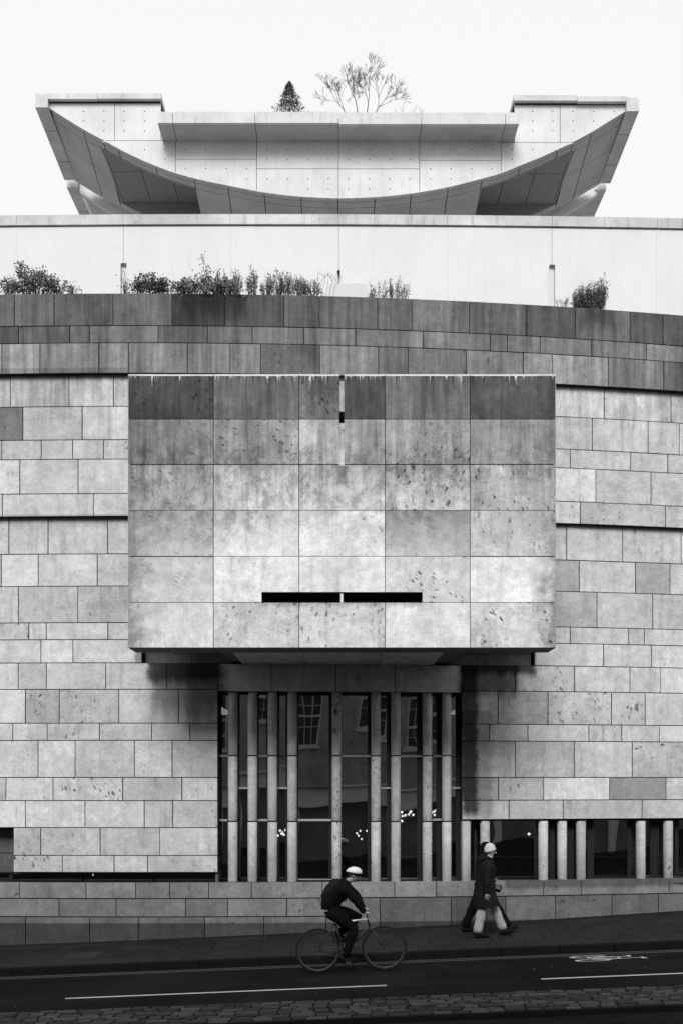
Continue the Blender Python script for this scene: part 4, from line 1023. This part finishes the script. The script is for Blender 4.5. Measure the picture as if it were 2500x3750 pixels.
def walker(name, label, base, sc, pal, variant):
    """walks towards +X. local frame: x forward, z up, feet at z = 0"""
    e_ = empty(name, label, 'person', None, base); e_.scale = (sc, sc, sc)
    L = variant == 'front'
    J = {}; E = []
    coat, trou = pal
    hipz = .86; J['pelvis'] = ((0.0, 0, hipz), (.12, .15)); J['waist'] = ((.015, 0, 1.05), (.11, .14)); J['chest'] = ((.03, 0, 1.24), (.12, .17)); J['neck0'] = ((.035, 0, 1.385), (.055, .06)); J['neck'] = ((.055, 0, 1.45), (.048, .05))
    E += [('pelvis', 'waist'), ('waist', 'chest'), ('chest', 'neck0'), ('neck0', 'neck')]
    hc = (.085, 0, 1.545); head_parts(J, E, 'neck', hc, (1, 0, -.05), (0, 0, 1))
    legs = {'n': [(-.02, -.09, .82), (-.09, -.1, .45), (-.16, -.1, .09)], 'f': [(.03, .09, .82), (.19, .09, .47), (.335, .09, .12)]} if L else \
           {'n': [(.03, -.09, .82), (.23, -.09, .47), (.42, -.09, .13)], 'f': [(-.04, .09, .82), (-.2, .09, .46), (-.36, .09, .10)]}
    for k, (a, b, c) in legs.items():
        J[k + 'h'] = (a, (.085, .085)); J[k + 'k'] = (b, (.055, .055)); J[k + 'a'] = (c, (.035, .038)); J[k + 't'] = ((c[0] + .16, c[1], max(.03, c[2] - .05)), (.025, .03))
        E += [('pelvis', k + 'h'), (k + 'h', k + 'k'), (k + 'k', k + 'a'), (k + 'a', k + 't')]
    arms = {'n': [(.02, -.2, 1.32), (-.01, -.25, 1.05), (-.02, -.26, .82)], 'f': [(.04, .2, 1.32), (.06, .24, 1.05), (.2, .2, .95)]}
    for k, (a, b, c) in arms.items():
        J[k + 's'] = (a, (.055, .055)); J[k + 'e'] = (b, (.042, .042)); J[k + 'w'] = (c, (.026, .03))
        E += [('chest', k + 's'), (k + 's', k + 'e'), (k + 'e', k + 'w')]
    hand(J, E, 'nw', (.05, 0, -1), (1, 0, 0), 'nh', .45, (.4, 1, 0)); hand(J, E, 'fw', (1, -.3, -.15), (0, 0, 1), 'fh', .6, (0, -1, -.5))
    skinned('body', J, E, M_SKIN, e_, 'pelvis', (trou if trou is M_BLACK else M_BLACK2, [('skull', .16), ('jaw', .13), ('neck', .09), ('nhp', .13), ('fhp', .13)]))
    face(e_, hc, (1, 0, -.05), (0, 0, 1), (0, 1, 0))
    # long coat
    loft('coat', [(.01, 0, .545), (0.0, 0, .62), (-.005, 0, .85), (.0, 0, 1.05), (.015, 0, 1.25), (.03, 0, 1.36), (.04, 0, 1.43)],
         [(.235, .235), (.23, .225), (.20, .185), (.175, .16), (.205, .165), (.16, .135), (.075, .085)], coat, e_, 28, .035, (0, 1, 0))
    for k, (a, b, c) in arms.items(): loft('sleeve', [Vector(a) + Vector((0, 0, .03)), a, b, c], [(.05, .05), (.085, .085), (.072, .072), (.05, .05)], coat, e_, 14, .05)
    for k, (a, b, c) in legs.items():
        loft('trouser_leg', [a, b, Vector(c) + Vector((0, 0, .0))], [(.09, .095), (.082, .085), (.074, .078)], trou, e_, 18, .085)
        shoe(e_, (c[0] - .035, c[1], max(.055, c[2] - .045)), (c[0] + .19, c[1], max(.032, c[2] - .07) + (.05 if c[0] > .2 else 0)))
    hd = MB(); hcv = Vector(hc)
    if L:   # hood lying on the shoulders
        hd.tube([(-.12, 0, 1.33), (-.10, 0, 1.40), (-.02, 0, 1.445), (.06, 0, 1.42), (.125, 0, 1.39)], [(.06, .04), (.13, .075), (.13, .06), (.10, .05), (.05, .03)], 18, side=(0, 1, 0))
    else:   # hood pulled up round the head
        hd.tube([(.0, 0, 1.38), (.0, 0, 1.46), (.02, 0, 1.56), (.035, 0, 1.64), (.05, 0, 1.69), (.055, 0, 1.71)], [(.13, .12), (.115, .12), (.118, .125), (.10, .112), (.055, .065), (.015, .02)], 20, side=(0, 1, 0))
    hd.build('hood', coat, e_)
    if L:
        bn_ = MB(); bn_.tube([(.088, 0, 1.555), (.083, 0, 1.575), (.07, 0, 1.61), (.05, 0, 1.645), (.03, 0, 1.67), (.022, 0, 1.68)], [(.083, .094), (.087, .102), (.085, .105), (.068, .088), (.038, .05), (.01, .012)], 20)
        bn_.tube([(.09, 0, 1.548), (.084, 0, 1.566), (.08, 0, 1.585)], [(.09, .1), (.096, .11), (.09, .106)], 20)
        b_ = bn_.build('beanie', M_KNIT, e_, weld=True)
        sc_ = MB(); sc_.tube([(.0, 0, 1.45), (.04, 0, 1.455), (.09, 0, 1.445), (.125, 0, 1.435)], [(.05, .03), (.078, .03), (.066, .028), (.03, .018)], 12); sc_.build('scarf', M_KNIT, e_)
    else:
        hr = MB(); hr.tube([(.06, 0, 1.50), (.06, 0, 1.58), (.065, 0, 1.65)], [(.08, .095), (.088, .1), (.03, .04)], 16); hr.build('hair', M_HAIR, e_)
    return e_
DP = 18.4; PX = (1776 - CX) * DP / F; pz = gz(PX) + .122
walker('person', 'pedestrian in a pale knitted beanie, long dark hooded coat and pale trousers, striding uphill', (PX, DP, pz), 1.0, (M_BLACK2, M_DENIM), 'front')
DP2 = 18.95; PX2 = (1772 - CX) * DP2 / F
walker('person', 'companion dressed all in black, mostly hidden behind the pedestrian in the beanie', (PX2, DP2, gz(PX2) + .122), .985, (M_BLACK, M_BLACK), 'rear')
# shoulder bag carried in front of the pedestrian
bagp = Vector((PX + .20, DP + .02, pz + .90)); bg_ = empty('shoulder_bag', 'small dark bag with pale striped flap held at the waist by the pedestrian', 'bag', None, bagp)
mb = MB(); mb.tube([(-.09, 0, .02), (-.07, 0, .0), (.07, 0, -.04), (.09, 0, -.05)], [(.02, .04), (.04, .065), (.04, .065), (.02, .04)], 12); mb.build('bag_body', M_BLACK, bg_)
mb = MB()
for k in range(4): mb.tube([(-.075 + k * .004, -.05, .05 - k * .018), (.0, -.07, .03 - k * .018), (.075, -.055, .0 - k * .016)], .0035, 5)
mb.build('flap', simple('striped_flap', .35, .8), bg_)
mb = MB(); mb.tube([(-.08, .0, .05), (-.16, -.05, .3), (-.2, -.08, .52)], .008, 6); mb.build('strap', M_BLACK, bg_)

# bicycle and rider
DC = 16.24; BX = (1290 - CX) * DC / F; bz = gz(BX) + .004; TH = math.atan(.041)
def L2(px, py, y=0.0): return Vector(((px - 1290) * DC / F, y, (3563 - py) * DC / F))
bike = empty('bicycle', 'bicycle with painted highlight on its pale top tube, ridden along the cycle lane', 'bicycle', None, (BX, DC, bz)); bike.rotation_euler = (0, -TH, 0)
M_TYRE = simple('tyre', .012, .8); M_RIM = simple('rim_metal', .10, .45, metal=.5, amt=.05, bump=0); M_FRM = simple('frame_paint', .03, .35, amt=.05, bump=0); M_TUBE_HL = simple('pale_tube_highlight', .75, .3, amt=.03, bump=0)
RW = .338
def torus(mb, c, Rm, r, n=48, m=8):
    base = len(mb.v)
    for i in range(n):
        a = 2 * math.pi * i / n
        for j in range(m):
            b = 2 * math.pi * j / m; mb.v.append((c.x + (Rm + r * math.cos(b)) * math.cos(a), c.y + r * math.sin(b), c.z + (Rm + r * math.cos(b)) * math.sin(a)))
    for i in range(n):
        for j in range(m):
            mb.f.append([base + i * m + j, base + i * m + (j + 1) % m, base + ((i + 1) % n) * m + (j + 1) % m, base + ((i + 1) % n) * m + j]); mb.c.append([K_] * 4); mb.mi.append(0); mb.sm.append(True)
ra, fa2 = L2(1167, 3486), L2(1410, 3486); ra.z = fa2.z = RW + .018
for c in (ra, fa2):
    t_ = MB(); torus(t_, c, RW, .021); wo = t_.build('wheel', M_TYRE, bike)
    t_ = MB(); torus(t_, c, RW - .024, .009); t_.build('rim', M_RIM, wo)
    t_ = MB(); t_.tube([c + Vector((0, -.05, 0)), c + Vector((0, .05, 0))], .02, 12)
    for k in range(28):
        a = 2 * math.pi * k / 28; s_ = .025 if k % 2 else -.025; a2 = a + (.35 if k % 4 < 2 else -.35)
        t_.tube([c + Vector((math.cos(a2) * .02, s_, math.sin(a2) * .02)), c + Vector((math.cos(a) * (RW - .03), 0, math.sin(a) * (RW - .03)))], .0013, 4)
    t_.build('spokes', M_RIM, wo)
bb = L2(1262, 3489); st_ = L2(1234, 3383); sad = L2(1226, 3350); ht = L2(1352, 3374); hb = L2(1360, 3402); bar_ = L2(1350, 3352)
fm = MB()
for a, b, r in [(bb, st_, .016), (bb, hb, .019), (st_, sad, .012), (ht, hb, .018), (ht, bar_, .012)]: fm.tube([a, b], r, 10)
for y in (-.05, .05):
    fm.tube([bb + Vector((0, y * .4, 0)), ra + Vector((0, y, 0))], .009, 8); fm.tube([st_, ra + Vector((0, y, 0))], .008, 8)
    fm.tube([hb + Vector((0, y * .8, -.01)), hb.lerp(fa2, .6) + Vector((.0, y, 0)), fa2 + Vector((0, y, 0))], [.011, .010, .008], 8)
frame = fm.build('frame', M_FRM, bike)
tt = MB(); tt.tube([st_ + Vector((.0, 0, 0)), ht], .017, 10); tt.build('top_tube', M_TUBE_HL, bike)  # pale tube with its highlight painted into the colour
sdl = MB(); sdl.tube([sad + Vector((-.13, 0, .02)), sad + Vector((-.07, 0, .025)), sad + Vector((.03, 0, .02)), sad + Vector((.14, 0, .012))], [(.03, .02), (.07, .026), (.035, .022), (.014, .012)], 12); sdl.build('saddle', M_TYRE, bike)
hbm = MB(); hbm.tube([bar_ + Vector((.03, -.27, 0)), bar_ + Vector((.045, -.1, .01)), bar_ + Vector((.045, .1, .01)), bar_ + Vector((.03, .27, 0))], .012, 8); hbm.build('handlebar', M_FRM, bike)
cr = MB(); torus(cr, bb + Vector((0, -.05, 0)), .085, .006, 28, 6); pn, pf = bb + Vector((.065, -.09, -.155)), bb + Vector((-.065, .09, .155))
cr.tube([bb + Vector((0, -.06, 0)), pn + Vector((0, .02, 0))], .011, 8); cr.tube([bb + Vector((0, .06, 0)), pf - Vector((0, .02, 0))], .011, 8); cr.tube([bb + Vector((0, -.06, 0)), bb + Vector((0, .06, 0))], .02, 10)
cr.box(pn.x - .045, pn.x + .045, pn.y - .08, pn.y + .02, pn.z - .012, pn.z + .012); cr.box(pf.x - .045, pf.x + .045, pf.y - .02, pf.y + .08, pf.z - .012, pf.z + .012)
cr.build('crankset', M_RIM, bike)
chn = MB(); 
for dz_ in (.083, -.083): chn.tube([bb + Vector((0, -.05, dz_)), ra + Vector((0, -.05, dz_ * .45))], .004, 5)
chn.build('chain', M_RIM, bike)
rider = empty('person', 'cyclist in pale helmet and black clothes leaning over the handlebar', 'person', None, (BX, DC, bz)); rider.rotation_euler = (0, -TH, 0)
J = {}; E = []
pel = sad + Vector((-.01, 0, .12)); sho = L2(1272, 3250); hc = L2(1308, 3211); nk0 = sho + Vector((.03, 0, .05))
J['pelvis'] = (tuple(pel), (.12, .15)); J['waist'] = (tuple(pel.lerp(sho, .4) + Vector((-.03, 0, .02))), (.11, .14)); J['chest'] = (tuple(pel.lerp(sho, .8) + Vector((-.015, 0, .02))), (.13, .16)); J['neck0'] = (tuple(nk0), (.055, .055)); J['neck'] = (tuple(nk0.lerp(hc, .5)), (.048, .048))
E += [('pelvis', 'waist'), ('waist', 'chest'), ('chest', 'neck0'), ('neck0', 'neck')]
head_parts(J, E, 'neck', hc, (1, 0, -.25), (.2, 0, 1))
legs = {'n': [pel + Vector((.02, -.09, -.05)), L2(1300, 3402, -.09), pn + Vector((-.035, 0, .09))], 'f': [pel + Vector((.02, .09, -.05)), L2(1318, 3366, .09), pf + Vector((-.04, 0, .09))]}
for k, (a, b, c) in legs.items():
    J[k + 'h'] = (tuple(a), .085); J[k + 'k'] = (tuple(b), .055); J[k + 'a'] = (tuple(c), (.034, .036)); J[k + 't'] = (tuple(c + Vector((.15, 0, -.06))), (.025, .03))
    E += [('pelvis', k + 'h'), (k + 'h', k + 'k'), (k + 'k', k + 'a'), (k + 'a', k + 't')]
arms = {'n': [sho + Vector((0, -.19, 0)), L2(1316, 3300, -.25), bar_ + Vector((-.045, -.24, .05))], 'f': [sho + Vector((0, .19, 0)), L2(1318, 3296, .25), bar_ + Vector((-.045, .24, .05))]}
for k, (a, b, c) in arms.items():
    J[k + 's'] = (tuple(a), .055); J[k + 'e'] = (tuple(b), .042); J[k + 'w'] = (tuple(c), (.026, .03))
    E += [('chest', k + 's'), (k + 's', k + 'e'), (k + 'e', k + 'w')]
hand(J, E, 'nw', (1, 0, -.3), (0, 1, 0), 'nh', .95, (0, 0, -1)); hand(J, E, 'fw', (1, 0, -.3), (0, -1, 0), 'fh', .95, (0, 0, -1))
skinned('body', J, E, M_SKIN, rider, 'pelvis', (M_BLACK, [('skull', .16), ('jaw', .13), ('neck', .09), ('nhp', .13), ('fhp', .13)])); face(rider, hc, (1, 0, -.25), (.2, 0, 1), (0, 1, 0))
loft('jacket', [pel + Vector((-.03, 0, -.04)), pel + Vector((-.02, 0, .06)), Vector(J['waist'][0]), Vector(J['chest'][0]), nk0 + Vector((-.02, 0, -.01)), nk0 + Vector((.02, 0, .05))],
     [(.17, .14), (.185, .15), (.18, .15), (.21, .155), (.14, .11), (.075, .075)], M_BLACK, rider, 22, .04, (0, 1, 0))
for k, (a, b, c) in arms.items(): loft('sleeve', [a + (a - b).normalized() * .03, a, b, c], [.055, .09, .07, .045], M_BLACK, rider, 14, .07)
for k, (a, b, c) in legs.items():
    loft('trouser_leg', [a + Vector((-.06, 0, .0)), b, c], [.115, .085, .055], M_BLACK, rider, 16, .06); shoe(rider, c + Vector((-.04, 0, -.055)), c + Vector((.17, 0, -.075)))
hl = MB(); u_ = Vector((.2, 0, 1)).normalized(); f_ = Vector((1, 0, -.2)).normalized()
hl.tube([hc + u_ * .03 - f_ * .0, hc + u_ * .05, hc + u_ * .085 - f_ * .005, hc + u_ * .115 - f_ * .012, hc + u_ * .135 - f_ * .015], [(.09, .118), (.1, .132), (.092, .12), (.065, .085), (.02, .03)], 24); hl.build('helmet', simple('helmet_shell', .72, .3, amt=.04, bump=0), rider)
hl = MB(); hl.tube([hc + u_ * .02, hc + u_ * .045], [(.098, .126), (.102, .135)], 24); hl.build('helmet_rim', M_SHOE, rider)
bpk = L2(1218, 3270); bp = empty('backpack', 'dark rounded backpack on the back of the cyclist', 'backpack', None, Vector((BX, DC, bz)) + bpk)
mb = MB(); ax = (sho - pel).normalized(); mb.tube([-ax * .2, -ax * .17, ax * .0, ax * .17, ax * .22], [(.06, .05), (.13, .12), (.15, .14), (.13, .11), (.05, .04)], 20); bo = mb.build('bag_body', M_BLACK2, bp)
mb = MB(); per = Vector((-ax.z, 0, ax.x)); 
for k in (-1, 1): mb.tube([ax * .19 + Vector((0, k * .09, 0)), ax * .24 - per * .14 + Vector((0, k * .11, 0)), -per * .25 + Vector((0, k * .13, 0)), -ax * .17 + Vector((0, k * .1, 0))], .014, 6)
mb.build('strap', M_BLACK, bp)
mb = MB(); mb.tube([per * .118 + ax * -.08 + Vector((0, -.08, 0)), per * .125 + ax * -.08 + Vector((0, .08, 0))], .007, 6); mb.build('trim', M_RIM, bp)

# ------------------------------------------------------------------ lamps lit inside the building
def bulbmat(v):
    g = NG('lit_bulb'); em = g.n('ShaderNodeEmission'); em.inputs[1].default_value = v; g.l(em.outputs[0], g.out.inputs[0]); return g.m
M_BULB = bulbmat(3.5)
def lamp(label, px, py, D, bulbs, r=.02):
    o_ = W(px, py, D); e_ = empty('chandelier' if len(bulbs) > 1 else 'pendant_lamp', label, 'lamp', None, o_); st = MB(); top = (zcl if px < 1690 else zt(3000)) - o_.z
    if px < 790: top = .05
    st.tube([(0, 0, -.01), (0, 0, top)], .004, 5)
    bb_ = MB()
    for (dx, dy) in bulbs:
        c = Vector((dx * D / F, random.uniform(-.08, .08), -dy * D / F)); st.tube([(0, 0, .02), c], .003, 4)
        bb_.tube([c + Vector((0, 0, -r)), c + Vector((0, 0, -r * .6)), c, c + Vector((0, 0, r * .6)), c + Vector((0, 0, r))], [r * .2, r * .8, r, r * .8, r * .2], 10)
    st.build('stem', M_FRAME, e_); bb_.build('bulb', M_BULB, e_)
lamp('cluster of round lit bulbs behind the glass between the third and fourth tall columns', 1032, 3050, 22.5, [(-14, 10), (-6, -8), (0, 3), (8, 6), (14, -10), (2, -2)], .028)
lamp('spread cluster of lit bulbs behind the glass right of the seventh tall column', 1490, 2980, 22.5, [(-20, -6), (-18, 8), (-8, 5), (6, 2), (10, -6), (14, -8), (22, 4), (-20, 26)], .028)
lamp('small cluster of lit bulbs between the two rightmost tall columns', 1587, 2976, 22.5, [(-6, 0), (0, -4), (2, 8), (7, -8)], .026)
lamp('dim cluster of lit bulbs above the head of the cyclist', 1318, 3050, 22.0, [(0, -8), (-12, 2), (-6, 10), (5, 22), (24, -8)], .022)
lamp('single lit pendant lamp behind the ribbon window', 1936, 3054, 22.0, [(0, 0)], .03)
lamp('tiny lit bulbs glowing in the low strip window', 348, 3212, 21.6, [(-6, -8), (4, -2), (2, 6)], .014)
